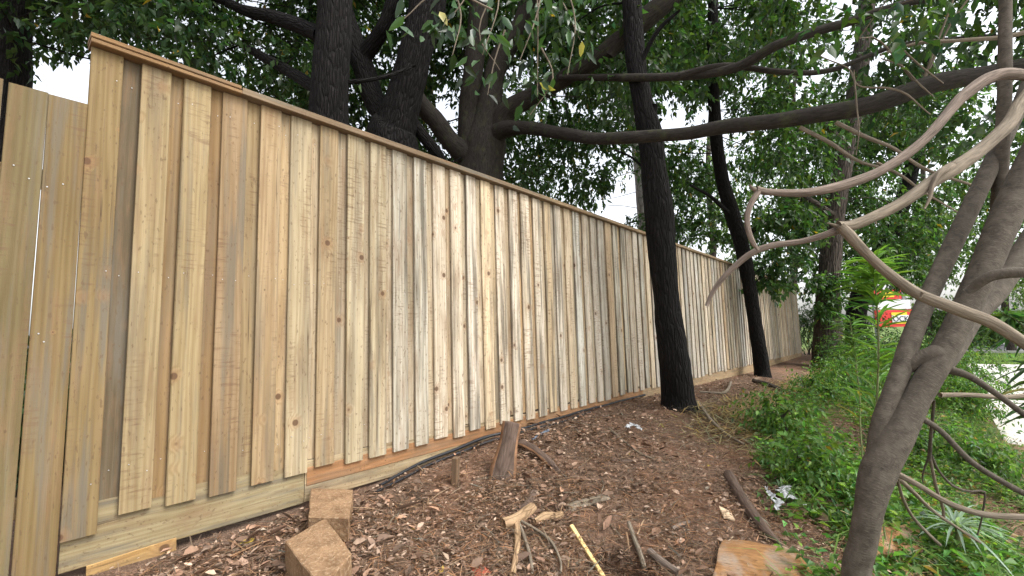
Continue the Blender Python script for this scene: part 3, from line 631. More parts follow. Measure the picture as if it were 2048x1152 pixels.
for lst in ([(1781, 78, 2.9, 4), (1807, 101, 2.9, 5), (1838, 130, 2.88, 5), (1887, 167, 2.85, 3)], [(1762, 117, 3.0, 3), (1796, 135, 3.0, 5), (1833, 169, 2.95, 5), (1867, 193, 2.9, 3)], [(1640, 112, 3.1, 3), (1692, 135, 3.1, 4), (1710, 172, 3.05, 4), (1770, 180, 3.0, 5), (1809, 193, 2.95, 5), (1861, 229, 2.9, 3)],
            [(1672, 245, 3.2, 10), (1730, 275, 3.1, 9), (1790, 300, 3.0, 8), (1850, 340, 2.9, 7), (1950, 372, 2.8, 5)], [(1600, 255, 3.3, 10), (1660, 285, 3.2, 9), (1720, 325, 3.1, 7), (1790, 345, 3.0, 6), (1850, 385, 2.95, 5), (1925, 430, 2.9, 3)], [(1708, 140, 3.0, 3), (1712, 200, 3.0, 4), (1714, 260, 3.0, 3), (1712, 310, 3.0, 2)], [(1760, 110, 3.0, 5), (1840, 85, 2.95, 7), (1920, 83, 2.9, 8), (2010, 75, 2.85, 9), (2100, 50, 2.8, 10)]):
    fg_part(lst, M['tan_bark'], seg=8, rough=.08, crook=.05)
# lower living twigs
for lst, mt in [([(1890, 738, 1.66, 18.0), (1935, 750, 1.62, 13.9), (1990, 785, 1.58, 12.3), (2060, 838, 1.54, 12.3)], 'brown_bark'), ([(1880, 790, 1.68, 9.8), (1950, 792, 1.7, 9.0), (2010, 795, 1.72, 9.8), (2070, 790, 1.74, 9.8)], 'tan_bark'),
                ([(1830, 830, 1.6, 13.1), (1880, 860, 1.56, 11.5), (1940, 920, 1.52, 11.5), (2000, 960, 1.49, 11.5), (2070, 998, 1.46, 11.5)], 'brown_bark'), ([(1790, 945, 1.6, 12.3), (1840, 970, 1.57, 10.7), (1900, 1005, 1.54, 11.5), (1970, 1028, 1.51, 13.1), (2070, 1035, 1.48, 13.1)], 'tan_bark'),
                ([(1868, 800, 1.66, 7.4), (1865, 850, 1.7, 8.2), (1862, 900, 1.74, 9.0), (1858, 920, 1.76, 9.8)], 'brown_bark'), ([(1860, 915, 1.76, 7.4), (1872, 970, 1.78, 7.4), (1885, 1010, 1.80, 6.6), (1888, 1040, 1.82, 6.6)], 'tan_bark'),
                ([(1862, 910, 1.76, 5.7), (1880, 945, 1.77, 4.9), (1910, 975, 1.78, 4.9), (1945, 985, 1.78, 4.1), (1970, 985, 1.78, 4.9), (1965, 1030, 1.8, 4.9), (1955, 1070, 1.84, 4.1)], 'brown_bark'), ([(1795, 960, 1.62, 6.6), (1806, 1000, 1.66, 6.6), (1830, 1040, 1.72, 6.6), (1880, 1090, 1.8, 5.7)], 'tan_bark'),
                ([(1790, 950, 1.64, 9.8), (1830, 985, 1.70, 8.2), (1880, 1030, 1.78, 5.7), (1960, 1085, 1.86, 4.9)], 'tan_bark'), ([(1855, 920, 1.76, 4.9), (1847, 950, 1.78, 4.1), (1846, 965, 1.8, 2.5)], 'brown_bark')]:
    fg_part(lst, M[mt], seg=10, rough=.08)
# its crown: overhead, upper right
cc, rr = canopy(1680, -420, 2500, 240, 2.9, 6.0, 210, thr=.40)
foliage('crown', cc, rr, 15, 8, .085, .046, (.033, .070, .021), M['leaf'], fg, True, .4)
segs = []
limb = np.array([P(2010, y, 2.0) for y in range(-200, 200, 40)]+[P(2100, 60, 2.2), P(1840, 178, 3.1)])
for c, r in zip(cc, rr):
    q = limb[np.linalg.norm(limb-c, axis=1).argmin()]
    if np.linalg.norm(q-c) < 1.6 and random.random() < .2: segs.append((q, c, .008))
    segs.append((c, c+rand_dirs(1)[0]*r*1.2, .004))
twig_mesh('twigs', segs, M['tan_bark'], fg)

# big glossy leaves of the spreading tree hanging over the fence
spr = []; segs = []
for a, b, d in [((1040, -60), (1075, 190), 2.6), ((960, -80), (965, 110), 2.5), ((1120, -60), (1135, 150), 2.7), ((900, -40), (905, 110), 2.4), ((1010, -60), (1000, 140), 2.8), ((1090, -50), (1040, 120), 2.5), ((985, 20), (800, 45), 2.3), ((1060, -30), (1160, 80), 2.9), ((940, -30), (880, 60), 2.6), ((1080, 90), (1060, 230), 2.7), ((1010, 60), (975, 190), 2.6)]:
    A = P(*a, d+.1); B = P(*b, d-.05); segs.append((A, B, .006))
    for q in range(20):
        t = random.uniform(.1, 1.05); spr.append((A+(B-A)*t+RNG.normal(0, .065, 3), unit(np.array([random.gauss(0, .65), random.gauss(0, .65), -.8])), rand_dirs(1)[0]*1.2+np.array([-.2, -.3, .3])))
lv = []
for q in range(10):
    V, Fc, k = leaf_geo(np.zeros((1, 3)), np.array([[1., 0, 0]]), np.array([[0, 0, 1.]]), np.array([1.]), np.array([random.uniform(.36, .48)]), False, random.uniform(.08, .3), random.uniform(-.05, .2))
    lv.append(np_mesh('leaf', V, Fc, M['gloss_leaf'], True, attr=leaf_cols(1, k, (.034, .078, .022) if q < 9 else (.22, .17, .05), .45)))
fl = Vector(ficus.location)
for q, (c, d, nn) in enumerate(spr):
    x = Vector(d).normalized(); y = Vector(nn).cross(x).normalized(); z = x.cross(y); L = random.uniform(.065, .12)
    o = bpy.data.objects.new('leaf', lv[q % 9 if random.random() > .02 else 9]); t = Vector(c)-fl
    o.matrix_local = Matrix(((x.x*L, y.x*L, z.x*L, t.x), (x.y*L, y.y*L, z.y*L, t.y), (x.z*L, y.z*L, z.z*L, t.z), (0, 0, 0, 1))); COL.objects.link(o); o.parent = ficus
twig_mesh('twigs', segs, M['tan_bark'], ficus)

# ================================================================== shrubs and undergrowth
def shrub(name, label, px, py, d, size, n, leaf, LW, twigs=16, per=8, mat='leaf', group=None):
    p = P(px, py, d); base = to_ground(p, .02); root = empty(name, base, label, 'shrub', group)
    c = base+np.array([0, 0, size*.55])+rand_dirs(n)*(RNG.random((n, 1))**.5)*np.array([size*.62, size*.62, size*.45])
    c[:, 2] = np.maximum(c[:, 2], base[2]+.08)
    foliage('foliage', c, np.full(n, size*.24), twigs, per, LW[0], LW[1], leaf, M[mat], root, True, .4)
    for q in range(5): tube('stem', [base+np.array([random.uniform(-.05, .05), random.uniform(-.05, .05), 0]), base+np.array([random.uniform(-.2, .2)*size, random.uniform(-.2, .2)*size, size*.45]), c[q]], [.014, .01, .005], M['furrow_bark'], root, 6, .1)
    return root
shrub('shrub', 'dark bush filling the corner past the end of the fence', 1612, 660, 14.0, 1.5, 30, (.035, .065, .022), (.07, .035))
shrub('shrub', 'bush at the foot of the creeper-wrapped trunk', 1690, 680, 9.6, .8, 18, (.055, .11, .03), (.06, .03))
shrub('shrub', 'bright green bush behind the tall narrow-leaved plant', 1740, 700, 7.5, .9, 22, (.075, .15, .035), (.06, .028))
shrub('shrub', 'light green fine-leaved bush beside the concrete path', 1915, 720, 7.0, .72, 26, (.085, .165, .035), (.055, .022))
shrub('shrub', 'leafy bush between the two stems of the forked tree', 1875, 700, 8.5, 1.2, 24, (.070, .14, .033), (.065, .03))
shrub('shrub', 'shadowy bush left of the red sign', 1720, 640, 11.5, 1.4, 24, (.035, .07, .022), (.07, .035))
shrub('shrub', 'bush behind the fork of the leaning tree near the sign', 1845, 640, 13.0, 1.6, 26, (.055, .11, .03), (.075, .035))
shrub('shrub', 'added bush behind the low fence, blocking the brightness through its gaps', 100, 930, 3.0, 1.0, 26, (.03, .06, .02), (.09, .05))  # bush added to keep background brightness out of the lower fence gaps
for px, d, lab in ((1965, 27, 'round bush across the road behind the leaning tree'), (2050, 28, 'round bush across the road at the picture edge'), (1890, 26, 'bush across the road left of the leaning tree stem')):
    shrub('shrub', lab, px, 640, d, 2.4, 30, (.07, .12, .04), (.2, .11), group='bushes across the road')
for px, py, d, sz, nn, lab in ((1560, 905, 4.0, .42, 16, 'leafy weed clump where the creeper meets the bare soil'), (1625, 985, 3.2, .36, 14, 'dark leafy weed clump behind the white plastic'), (1640, 800, 6.2, .55, 16, 'tangled weeds on the slope below the creeper-wrapped trunk'), (1985, 960, 4.2, .42, 16, 'bright weed clump between the drooping twigs'), (1690, 760, 7.0, .7, 18, 'tall weeds beside the stem of the narrow-leaved plant'), (1840, 860, 4.6, .4, 14, 'weed clump framed between trunk and hanging twigs')):
    shrub('weed_clump', lab, px, py, d, sz, nn, (.088, .170, .038), (.055, .026), 14, 8)
# tall narrow-leaved plants
def lance_plant(label, path, n, L, W, col, up=.25, name='narrow_leaved_plant'):
    pts, rad = px_path(path); root = empty(name, to_ground(pts[0]), label, 'plant')
    rad = [r*.6 for r in rad]; tube('stem', [np.asarray(root.location)]+pts, [rad[0]]+rad, M['pale_stem'], root, 8, .03, .03)
    c, _ = catmull(pts, rad, .01); idx = RNG.integers(int(len(c)*.18), len(c), n); idx[:n//3] = RNG.integers(int(len(c)*.75), len(c), n//3)
    az = RNG.uniform(0, 2*math.pi, n); D = np.stack([np.cos(az), np.sin(az), RNG.uniform(-.25, .75, n)+up], -1)
    s = RNG.uniform(.6, 1.15, n); V, Fc, k = leaf_geo(c[idx], D, np.tile([0, 0, 1.], (n, 1))+rand_dirs(n)*.25, L*s, W*s, False, .2, .22)
    me = np_mesh('foliage', V-np.asarray(root.location), Fc, M['leaf'], True, attr=leaf_cols(n, k, col, .25, (.3, .26, .06), .02)); mobj('foliage', me, root); return root
M['pale_stem'] = mat_bark('green_stem', (.14, .16, .07), (.26, .28, .13), 40, 10, .2, .003)
lance_plant('tall upright plant with long narrow bright green leaves left of the leaning tree', [(1752, 900, 2.5, 8), (1755, 780, 2.5, 8), (1757, 680, 2.5, 7), (1752, 590, 2.5, 6), (1742, 520, 2.5, 4)], 170, .21, .024, (.12, .23, .045))
lance_plant('shorter narrow-leaved plant at the foot of the tall one', [(1722, 880, 2.9, 6), (1718, 780, 2.9, 6), (1700, 640, 2.9, 4)], 90, .18, .018, (.095, .18, .045))
lance_plant('narrow dark leaves drooping at the path edge behind the leaning tree', [(2075, 900, 2.4, 8), (2070, 760, 2.4, 8), (2050, 660, 2.4, 6), (2005, 625, 2.4, 4)], 110, .21, .028, (.055, .11, .035), -.35)
# grey-green rosette
def rosette(label, px, py, n, L, W, col):
    b = gp(px, py)+np.array([0, 0, .21]); g0 = to_ground(b, .02); root = empty('strap_leaf_plant', b, label, 'plant'); V = []; Fc = []; cl = []
    for q in range(n):
        az = random.uniform(0, 6.283); el = random.uniform(.25, 1.2); l = L*random.uniform(.65, 1.1); d = np.array([math.cos(az), math.sin(az), 0]); s = np.array([-d[1], d[0], 0]); o = len(V); c = np.array(col)*math.exp(random.gauss(0, .2))
        for k in range(7):
            t = k/6; p = d*l*(math.cos(el)*t+.25*t*t)+np.array([0, 0, 1])*(l*(math.sin(el)*t-.75*t*t*(1.2-.5*el))+.03); w = W*(1-t)**.6*(.6+.8*t if t < .4 else 1)
            V += [p-s*w/2+np.array([0, 0, w*.2]), p, p+s*w/2+np.array([0, 0, w*.2])]; cl += [c]*3
            if k:
                a = o+3*(k-1); Fc += [(a, a+1, a+4, a+3), (a+1, a+2, a+5, a+4)]
    me = np_mesh('leaves', V, Fc, M['leaf'], True, attr=np.array(cl)); mobj('leaves', me, root)
    tube('stem', [g0, (b+g0)/2+np.array([.01, 0, 0]), b+np.array([0, 0, .05])], [.016, .014, .008], M['pale_stem'], root, 8, .02); return root
rosette('grey-green strap-leaved rosette in the ground cover under the twigs', 1925, 1150, 50, .25, .022, (.27, .36, .28))

# ground cover: nobody could count it
def scatter(n, box, dens):
    x = RNG.uniform(box[0], box[1], n); y = RNG.uniform(box[2], box[3], n); keep = RNG.random(n) < dens(x, y); return x[keep], y[keep]
def path_y(x): return np.interp(x, [-5, 1, 5, 9, 13, 17, 24], [-1.2, -1.1, -.80, -.82, -.97, -1.15, -1.5])
def green_d(x, y):
    t = 2.4-y; edge = np.interp(x, [0, 1.5, 2.3, 3.2, 4.5, 6, 9, 16], [2.6, 2.1, 1.75, 1.42, 1.25, 1.25, 1.2, .6])
    edge = edge+(vnoise(np.stack([x*2.2, y*2.2, x*0], -1))-.5)*.5; pathy = path_y(x)
    gapn = fbm(np.stack([x*1.7, y*1.7, x*0+5], -1), 3)
    return np.clip((t-edge)/.25, 0, 1)*np.clip((y-pathy)/.12+.2, 0, 1)*np.clip((gapn-.35)/.10, .06, 1)
def cover(name, label, n, box, L, W, base, hmax, dens=green_d, var=.4, up=.5, droop=.35):
    x, y = scatter(n, box, dens); m = len(x); hn = fbm(np.stack([x*2.6, y*2.6, x*0+9], -1), 3)
    z = ground_z(x, y)+RNG.random(m)**1.3*hmax*np.clip((hn-.15)*2.2, .1, 1.2)*np.clip((y-path_y(x))/.5, .15, 1)+.01
    az = RNG.uniform(0, 6.283, m); D = np.stack([np.cos(az), np.sin(az), RNG.normal(up, .4, m)], -1); s = RNG.uniform(.55, 1.25, m)
    V, Fc, k = leaf_geo(np.stack([x, y, z], -1), D, np.tile([0, 0, 1.], (m, 1))+rand_dirs(m)*.5, L*s, W*s, True, .2, droop)
    me = np_mesh(name, V, Fc, M['leaf'], False, attr=leaf_cols(m, k, base, var, (.30, .20, .08), .04)); return tag(mobj(name, me), label, 'plants', None, 'stuff')
cover('ground_cover', 'low leafy green creeper covering the lower bank', 60000, (.8, 6.5, -1.7, 1.4), .055, .024, (.092, .175, .040), .20)
cover('ground_cover', 'green undergrowth along the bank towards the end of the fence', 70000, (6.3, 26, -2.4, 1.9), .075, .034, (.085, .165, .040), .32)
def blades(name, label, n, box, L, base, dens, lift=0.0, flat=.0, var=.35, W=.006, kind='stuff'):
    x, y = scatter(n, box, dens); m = len(x); z = ground_z(x, y)+lift+RNG.random(m)*.02; az = RNG.uniform(0, 6.283, m)
    d = np.stack([np.cos(az), np.sin(az), np.zeros(m)], -1); s = np.stack([-d[:, 1], d[:, 0], np.zeros(m)], -1); l = (L*RNG.uniform(.5, 1.3, m))[:, None]; w = W*RNG.uniform(.6, 1.3, m)[:, None]
    b = np.stack([x, y, z], -1); upv = np.array([0, 0, 1.]); e = RNG.uniform(.2, 1, m)[:, None]*(1-flat)
    p1 = b+d*l*.45+upv*l*.55*e; p2 = b+d*l*.95+upv*l*.50*e
    V = np.stack([b-s*w/2, b+s*w/2, p1-s*w/2, p1+s*w/2, p2], 1).reshape(-1, 3); i = np.arange(m)[:, None]*5
    Fc = np.concatenate([i+[[0, 1, 3]], i+[[0, 3, 2]], i+[[2, 3, 4]]])
    me = np_mesh(name, V, Fc, M['leaf'], False, attr=leaf_cols(m, 5, base, var)); return tag(mobj(name, me), label, 'grass', None, kind)
blades('dry_grass', 'straw coloured cut grass lying on the bank', 34000, (1.6, 14, -1.0, 1.7), .28, (.30, .24, .13), lambda x, y: np.clip(green_d(x, y)*.30+np.exp(-((2.4-y-1.15)/.35)**2)*np.clip((x-3.6)/1.0, 0, 1)*np.clip((12-x)/3, 0, 1), 0, 1), .03, .62, W=.008)
blades('long_grass', 'long green grass blades in the ground cover', 22000, (1, 16, -1.7, 1.2), .30, (.11, .19, .05), green_d, .02, .1, W=.007)
blades('verge_grass', 'mown grass verge beyond the concrete path', 60000, (24, 31.8, -12, -1.2), .09, (.13, .21, .045), lambda x, y: x*0+1, .0, .1, W=.02)
cover('ground_cover', 'larger bright leaves in the creeper at the lower corner', 9000, (1.0, 4.5, -1.3, .7), .075, .036, (.10, .20, .045), .26)
# leaf litter
def brown_d(x, y):
    t = 2.4-y; return np.clip((t-.02)/.12, 0, 1)*(1-.6*green_d(x, y))*np.clip(4.5*(fbm(np.stack([x*2.3, y*2.3, x*0+31], -1), 3)-.30), .45, 1)*np.exp(-np.clip(x-1, 0, 99)*.16)
def litter(name, label, n, L, W, palette, box=(-.6, 9, -1.0, 2.42)):
    x, y = scatter(n, box, brown_d); m = len(x); z = ground_z(x, y)+.012+RNG.random(m)*.02
    az = RNG.uniform(0, 6.283, m); D = np.stack([np.cos(az), np.sin(az), RNG.normal(0, .25, m)], -1); s = np.exp(RNG.normal(0, .38, m))
    V, Fc, k = leaf_geo(np.stack([x, y, z], -1), D, np.tile([0, 0, 1.], (m, 1))+rand_dirs(m)*.7, L*s, W*s*RNG.uniform(.6, 1.3, m), L < .02, .3, -.1)
    pal = np.array(palette)[RNG.integers(0, len(palette), m)]*np.exp(RNG.normal(0, .3, (m, 1)))
    me = np_mesh(name, V, Fc, M['litter'], False, attr=np.repeat(pal, k, 0)); return tag(mobj(name, me), label, 'leaf litter', None, 'stuff')
litter('leaf_litter', 'dry brown fallen leaves strewn over the soil', 62000, .028, .014, [(.23, .145, .098), (.28, .185, .13), (.16, .098, .066), (.33, .235, .17), (.20, .135, .098), (.26, .155, .10), (.18, .11, .075), (.34, .25, .185)])
litter('bark_chips', 'small bark chips and crumbs mixed into the soil', 130000, .012, .006, [(.16, .10, .068), (.24, .15, .10), (.31, .21, .145), (.11, .065, .045), (.34, .25, .18)])
litter('pale_leaves', 'scattered pale bleached leaves on the soil', 260, .040, .022, [(.42, .32, .23), (.38, .28, .18), (.46, .38, .29), (.42, .30, .06)])
blades('root_fibre', 'dark fibrous root mass in the pit at the bottom', 16000, (PIT[0]-.3, PIT[0]+.3, PIT[1]-.25, PIT[1]+.25), .07, (.055, .030, .018), lambda x, y: np.exp(-(((x-PIT[0])/.16)**2+((y-PIT[1])/.12)**2)*1.6), .005, .2, W=.003)
blades('twig_litter', 'thin fallen twigs lying over soil and creeper', 2600, (-.2, 8, -.9, 2.3), .24, (.25, .18, .125), lambda x, y: x*0+.8, .015, .86, W=.007)
blades('needle_litter', 'thin dry needles and stalks matted over the soil', 150000, (-.4, 7, -.6, 2.36), .10, (.27, .175, .12), lambda x, y: brown_d(x, y)*np.clip(.35+np.exp(-((x-1.9)**2+(y-.9)**2)/.6), 0, 1), .008, .86, W=.0034)

# ================================================================== things lying on the bank
def rough_block(name, label, corners, h, mat, cat='block', seed=0, amp=1.0, dome=0.0):
    """corners: four ground-plane points of the top face; sits on the ground"""
    c = np.array(corners, float); cen = c.mean(0); n = 9; V = []; Fc = []
    def bil(u, v): return (c[0]*(1-u)*(1-v)+c[1]*u*(1-v)+c[2]*u*v+c[3]*(1-u)*v)
    import bmesh
    bm = bmesh.new(); g = bmesh.ops.create_cube(bm, size=1.0); bmesh.ops.bevel(bm, geom=bm.edges[:], offset=.018, segments=1, affect='EDGES'); bmesh.ops.subdivide_edges(bm, edges=bm.edges[:], cuts=3, use_grid_fill=True)
    for v in bm.verts:
        u, w, t = v.co.x+.5, v.co.y+.5, v.co.z-.5
        p = bil(u, w); p = p+np.array([0, 0, t*h+dome*(math.sin(math.pi*min(max(w, 0), 1))-.5)])
        nn = (fbm((p*22+seed)[None], 3)[0]-.45)*.016+(vnoise((p*7+seed)[None])[0]-.5)*.012
        d = np.array([v.co.x, v.co.y, v.co.z]); d = d/np.linalg.norm(d); p = p+d*nn*amp; v.co = Vector(p-cen)
    me = bpy.data.meshes.new(name); bm.to_mesh(me); bm.free(); me.materials.append(mat)
    for pl_ in me.polygons: pl_.use_smooth = False
    o = mobj(name, me, None, cen); return tag(o, label, cat)
def on_plane(px, py, z):
    d = ray(px, py); return d*(z/d[2])
rough_block('stone_block', 'smaller sandy brown block, pushed against the plinth board', [on_plane(a, b, -.765) for a, b in ((622, 976), (706, 978), (698, 1036), (616, 1034))], .13, M['block'], seed=3)
rough_block('stone_block', 'larger sandy brown block lying cornerwise at the bottom edge', [on_plane(a, b, -.775) for a, b in ((650, 1036), (706, 1106), (640, 1175), (570, 1082))], .17, M['block'], seed=8)

def stick(name, label, pxs, w, mat, cat='stick', lift=.01, rough=.12, seg=10, z=None):
    pts = [gp(a, b)+np.array([0, 0, lift+.01]) for k, (a, b) in enumerate(pxs)]
    rad = [(w if np.isscalar(w) else w[k])*.5*(p@_fw)/F_PX for k, p in enumerate(pts)]
    o = tube(name, pts, rad, mat, None, seg, .015, rough, 9, .01, random.uniform(0, 50)); return tag(o, label, cat)
stick('irrigation_cable', 'black cable running along the foot of the fence', [(760, 982), (800, 958), (850, 932), (910, 908), (970, 884), (1040, 866), (1110, 846), (1160, 830), (1215, 815), (1290, 795)], [6, 6, 6, 6, 6, 5, 5, 5, 4, 4], M['cable'], 'cable', .02, 0)
stick('irrigation_cable', 'second black cable, twisted round the one at the fence foot', [(752, 992), (805, 965), (856, 938), (918, 912), (985, 886), (1060, 866), (1120, 850), (1180, 829)], [6, 5, 5, 5, 5, 4, 4, 4], M['cable'], 'cable', .012, 0)
stick('conduit', 'short grey-blue conduit end poking from the soil', [(1064, 886), (1080, 876), (1098, 866)], 5, M['conduit'], 'pipe', .012, 0)
def slab(name, label, a, b, w, th, mat, edge_mat=None, bend=.0, cat='log', facing=None, taper=(1, 1), part=None):
    """bark slab: curved outer face, flat sawn back; from point a up to b (world)"""
    a = np.asarray(a); b = np.asarray(b); ax = unit(b-a); fc = unit(np.asarray(facing if facing is not None else -(_fw*.8)-np.array([0, 0, .0]))); s = unit(np.cross(ax, fc)); fc = np.cross(s, ax)
    n, m = 26, 9; V = []; Fc = []; bk = []
    for i in range(n):
        t = i/(n-1); cen = a+(b-a)*t+fc*bend*math.sin(math.pi*t); ww = w*(taper[0]+(taper[1]-taper[0])*t)*(1+.10*math.sin(t*7))
        for j in range(m):
            u = j/(m-1)*2-1; r = (fbm(np.array([[t*9, u*3, a[0]*7]]), 3)[0]-.45)*.018
            V.append(cen+s*u*ww/2+fc*(th*(1-u*u*.85)+r)); bk.append((u*ww/2, 0, t*np.linalg.norm(b-a)))
        for j in range(m):
            u = 1-j/(m-1)*2; V.append(cen+s*u*ww/2*.97-fc*.002); bk.append((u*ww/2, .05, t*np.linalg.norm(b-a)))
    M2 = 2*m
    for i in range(n-1):
        for j in range(M2): Fc.append((i*M2+j, i*M2+(j+1) % M2, (i+1)*M2+(j+1) % M2, (i+1)*M2+j))
    c0 = np.mean(V, 0); me = bpy.data.meshes.new(name); me.from_pydata((np.array(V)-c0).tolist(), [], Fc+[tuple(range(M2-1, -1, -1)), tuple(range((n-1)*M2, n*M2))]); me.materials.append(mat)
    at = me.attributes.new('bark', 'FLOAT_VECTOR', 'POINT'); at.data.foreach_set('vector', np.array(bk, np.float32).ravel())
    if edge_mat:
        me.materials.append(edge_mat)
        for p in me.polygons:
            j = p.index % M2
            if p.index < (n-1)*M2 and j in (0, m-2, m-1): p.material_index = 1
    for p in me.polygons: p.use_smooth = True
    me.update(); return tag(mobj(name, me, None, c0), label, cat)
M['slab_bark'] = mat_bark('split_bark', (.060, .040, .030), (.155, .110, .085), 45, 9, .7, .008, crk=.3)
ga = gp(1000, 962); slab('split_log', 'upright slab of split log with bark, leaning on the fence foot', ga+np.array([0, 0, -.04]), P(1024, 846, (ga@_fw)*1.06), .155, .05, M['slab_bark'], M['heart'], taper=(1.0, .75))
ga = gp(1120, 948); gb = gp(1042, 898); slab('bark_shard', 'curved dark bark shard lying beside the leaning log slab', ga+np.array([0, 0, -.01]), gb+np.array([0, 0, .04]), .085, .03, M['slab_bark'], M['heart'], .03, taper=(.5, 1), facing=(-.2, -.7, .7))
ga = gp(910, 972); st = empty('timber_stake', ga, 'short square grey timber stake driven in near the cable', 'stake')
o = mobj('stake_body', box_mesh('stake_body', .052, .035, .19, M['wood'], .004), st); o.location = (0, 0, -.02); o.color = (.17, .11, .07, .9); o.rotation_euler = (.05, -.02, .5)
# turn the stake into one mesh thing
bpy.data.objects.remove(st); o.name = 'timber_stake'; o.location = ga+np.array([0, 0, -.03]); tag(o, 'short square grey timber stake driven in near the cable', 'stake')

stick('fallen_branch', 'thick brown stick lying down the edge of the green creeper', [(1458, 960), (1476, 995), (1498, 1030), (1522, 1062), (1548, 1090), (1580, 1118)], [20, 22, 24, 22, 13, 9], M['slab_bark'], lift=.025)
stick('fallen_branch', 'long thin twig lying below the black trunk', [(1218, 862), (1240, 882), (1268, 905), (1290, 918), (1335, 932)], [5, 5, 4, 4, 3], M['tan_bark'])
stick('fallen_branch', 'pale stick standing out of the pit at the bottom', [(1258, 1060), (1268, 1095), (1280, 1125), (1292, 1160)], [8, 10, 11, 11], M['tan_bark'], lift=.03)
stick('fallen_branch', 'red-brown stick at the bottom edge right of the pit', [(1300, 1115), (1325, 1135), (1360, 1162)], [14, 16, 16], M['pink_bark'], lift=.02)
stick('fallen_branch', 'stick on the slope behind the black trunk near the fence', [(1508, 768), (1540, 778), (1580, 795), (1620, 812)], [9, 11, 10, 8], M['furrow_bark'], lift=.04)
stick('fallen_branch', 'grey crooked stick by the plinth right of the black trunk', [(1400, 790), (1430, 792), (1452, 790), (1462, 770)], [4, 5, 6, 5], M['tan_bark'], lift=.03)
stick('fallen_branch', 'leaning dead stem right of the black trunk base', [(1395, 815), (1420, 850), (1450, 880), (1490, 905)], [7, 7, 6, 4], M['tan_bark'], lift=.05)
stick('fallen_branch', 'thin pale curved twig in the creeper above the white plastic', [(1583, 980), (1605, 968), (1640, 962)], [4, 4, 3], M['tan_bark'], lift=.06)
stick('fallen_branch', 'short pinkish stick on the litter right of the pit', [(1345, 1068), (1360, 1060), (1380, 1054)], [7, 9, 8], M['pink_bark'], lift=.015)
# broken root pieces at the bottom centre
M['root'] = mat_bark('torn_root', (.20, .125, .07), (.42, .29, .17), 40, 10, .7, .008)
stick('broken_root', 'torn orange-brown root with a knuckled end, lying across the needles', [(1005, 1064), (1030, 1056), (1052, 1040), (1066, 1028)], [22, 26, 22, 18], M['root'], 'root', .025, .25)
stick('broken_root', 'thick root running down to the bottom edge', [(1034, 1060), (1034, 1090), (1032, 1120), (1026, 1165)], [16, 14, 13, 13], M['root'], 'root', .02, .15)
stick('broken_root', 'forked root piece beside the knuckled root', [(1070, 1056), (1090, 1048), (1112, 1046), (1124, 1040)], [12, 22, 18, 14], M['root'], 'root', .02, .3)
stick('broken_root', 'thin grey root arching down over the needles', [(1030, 1052), (1070, 1075), (1100, 1100), (1120, 1140), (1122, 1165)], [6, 6, 6, 5, 5], M['tan_bark'], 'root', .03)
stick('broken_root', 'thin root beside the thick one at the bottom', [(1038, 1062), (1050, 1095), (1060, 1130), (1066, 1165)], [6, 7, 7, 7], M['tan_bark'], 'root', .03)
slab('bark_shard', 'flat brown bark piece above the knuckled root', gp(1045, 1030)+np.array([0, 0, .01]), gp(1070, 990)+np.array([0, 0, .02]), .06, .015, M['slab_bark'], facing=(-.1, -.3, 1), taper=(1, .7))
slab('bark_shard', 'long pale grey bark strip on the litter in the middle', gp(1135, 1020)+np.array([0, 0, .01]), gp(1215, 1000)+np.array([0, 0, .02]), .07, .015, M['tan_bark'], facing=(-.1, -.3, 1), taper=(1, .8))
slab('bark_shard', 'brown bark flake lying below the thin twig', gp(1222, 920)+np.array([0, 0, .005]), gp(1268, 928)+np.array([0, 0, .01]), .05, .012, M['slab_bark'], facing=(-.1, -.3, 1))
# sawn wedge with a pale fresh edge
a, b = gp(1133, 1062), gp(1198, 1168); L = float(np.linalg.norm(b-a)); yaw = math.atan2(b[1]-a[1], b[0]-a[0])
w = empty('sawn_offcut', a, 'sawn timber offcut on edge with a pale fresh-cut strip, by the pit', 'timber'); w.rotation_euler = (0, -math.atan2(b[2]-a[2], math.hypot(b[0]-a[0], b[1]-a[1])), yaw)
for nm_, sy, sz, z0, mt in (('body', .026, .075, -.03, 'heart'), ('cut_edge', .022, .010, .0465, 'fresh')):
    o = mobj(nm_, hbox_mesh(nm_, L, sy, sz, M[mt], .002), w); o.location = (0, 0, z0)
# split log at the bottom edge
def mat_split():
    N = NT('split_orange_wood'); tc = N.n('TexCoord'); v = tc.outputs['Object']
    rot = N.n('VectorRotate', {'Vector': v, 'Angle': .9}, rotation_type='Z_AXIS').outputs[0]
    n1 = N.noise(N.vmul(rot, (7, 90, 40)), 1.0, 5, .65, .3); n2 = N.noise(v, 5.0, 4, .6); n3 = N.noise(N.vmul(rot, (14, 240, 90)), 1.0, 3, .6)
    c = N.mix(N.mapr(n1, .3, .7), C4(.15, .070, .030), C4(.40, .215, .085)); c = N.mix(N.mapr(n2, .50, .66, 0, .75), c, C4(.30, .25, .20)); c = N.mix(N.mapr(n3, .60, .70, 0, .7), c, C4(.07, .04, .022))
    N.bump(N.math('ADD', n1, N.math('MULTIPLY', n3, .6)), .9, .012); return N.done(c, .85, .2)
M['split'] = mat_split()
rough_block('split_log', 'big orange-brown split log face at the bottom edge', [gp(1452, 1086)+np.array([0, 0, .05]), gp(1545, 1108)+np.array([0, 0, .07]), gp(1660, 1180)+np.array([0, 0, .05]), gp(1425, 1180)+np.array([0, 0, .05])], .10, M['split'], 'log', 5, 2.2, .05)
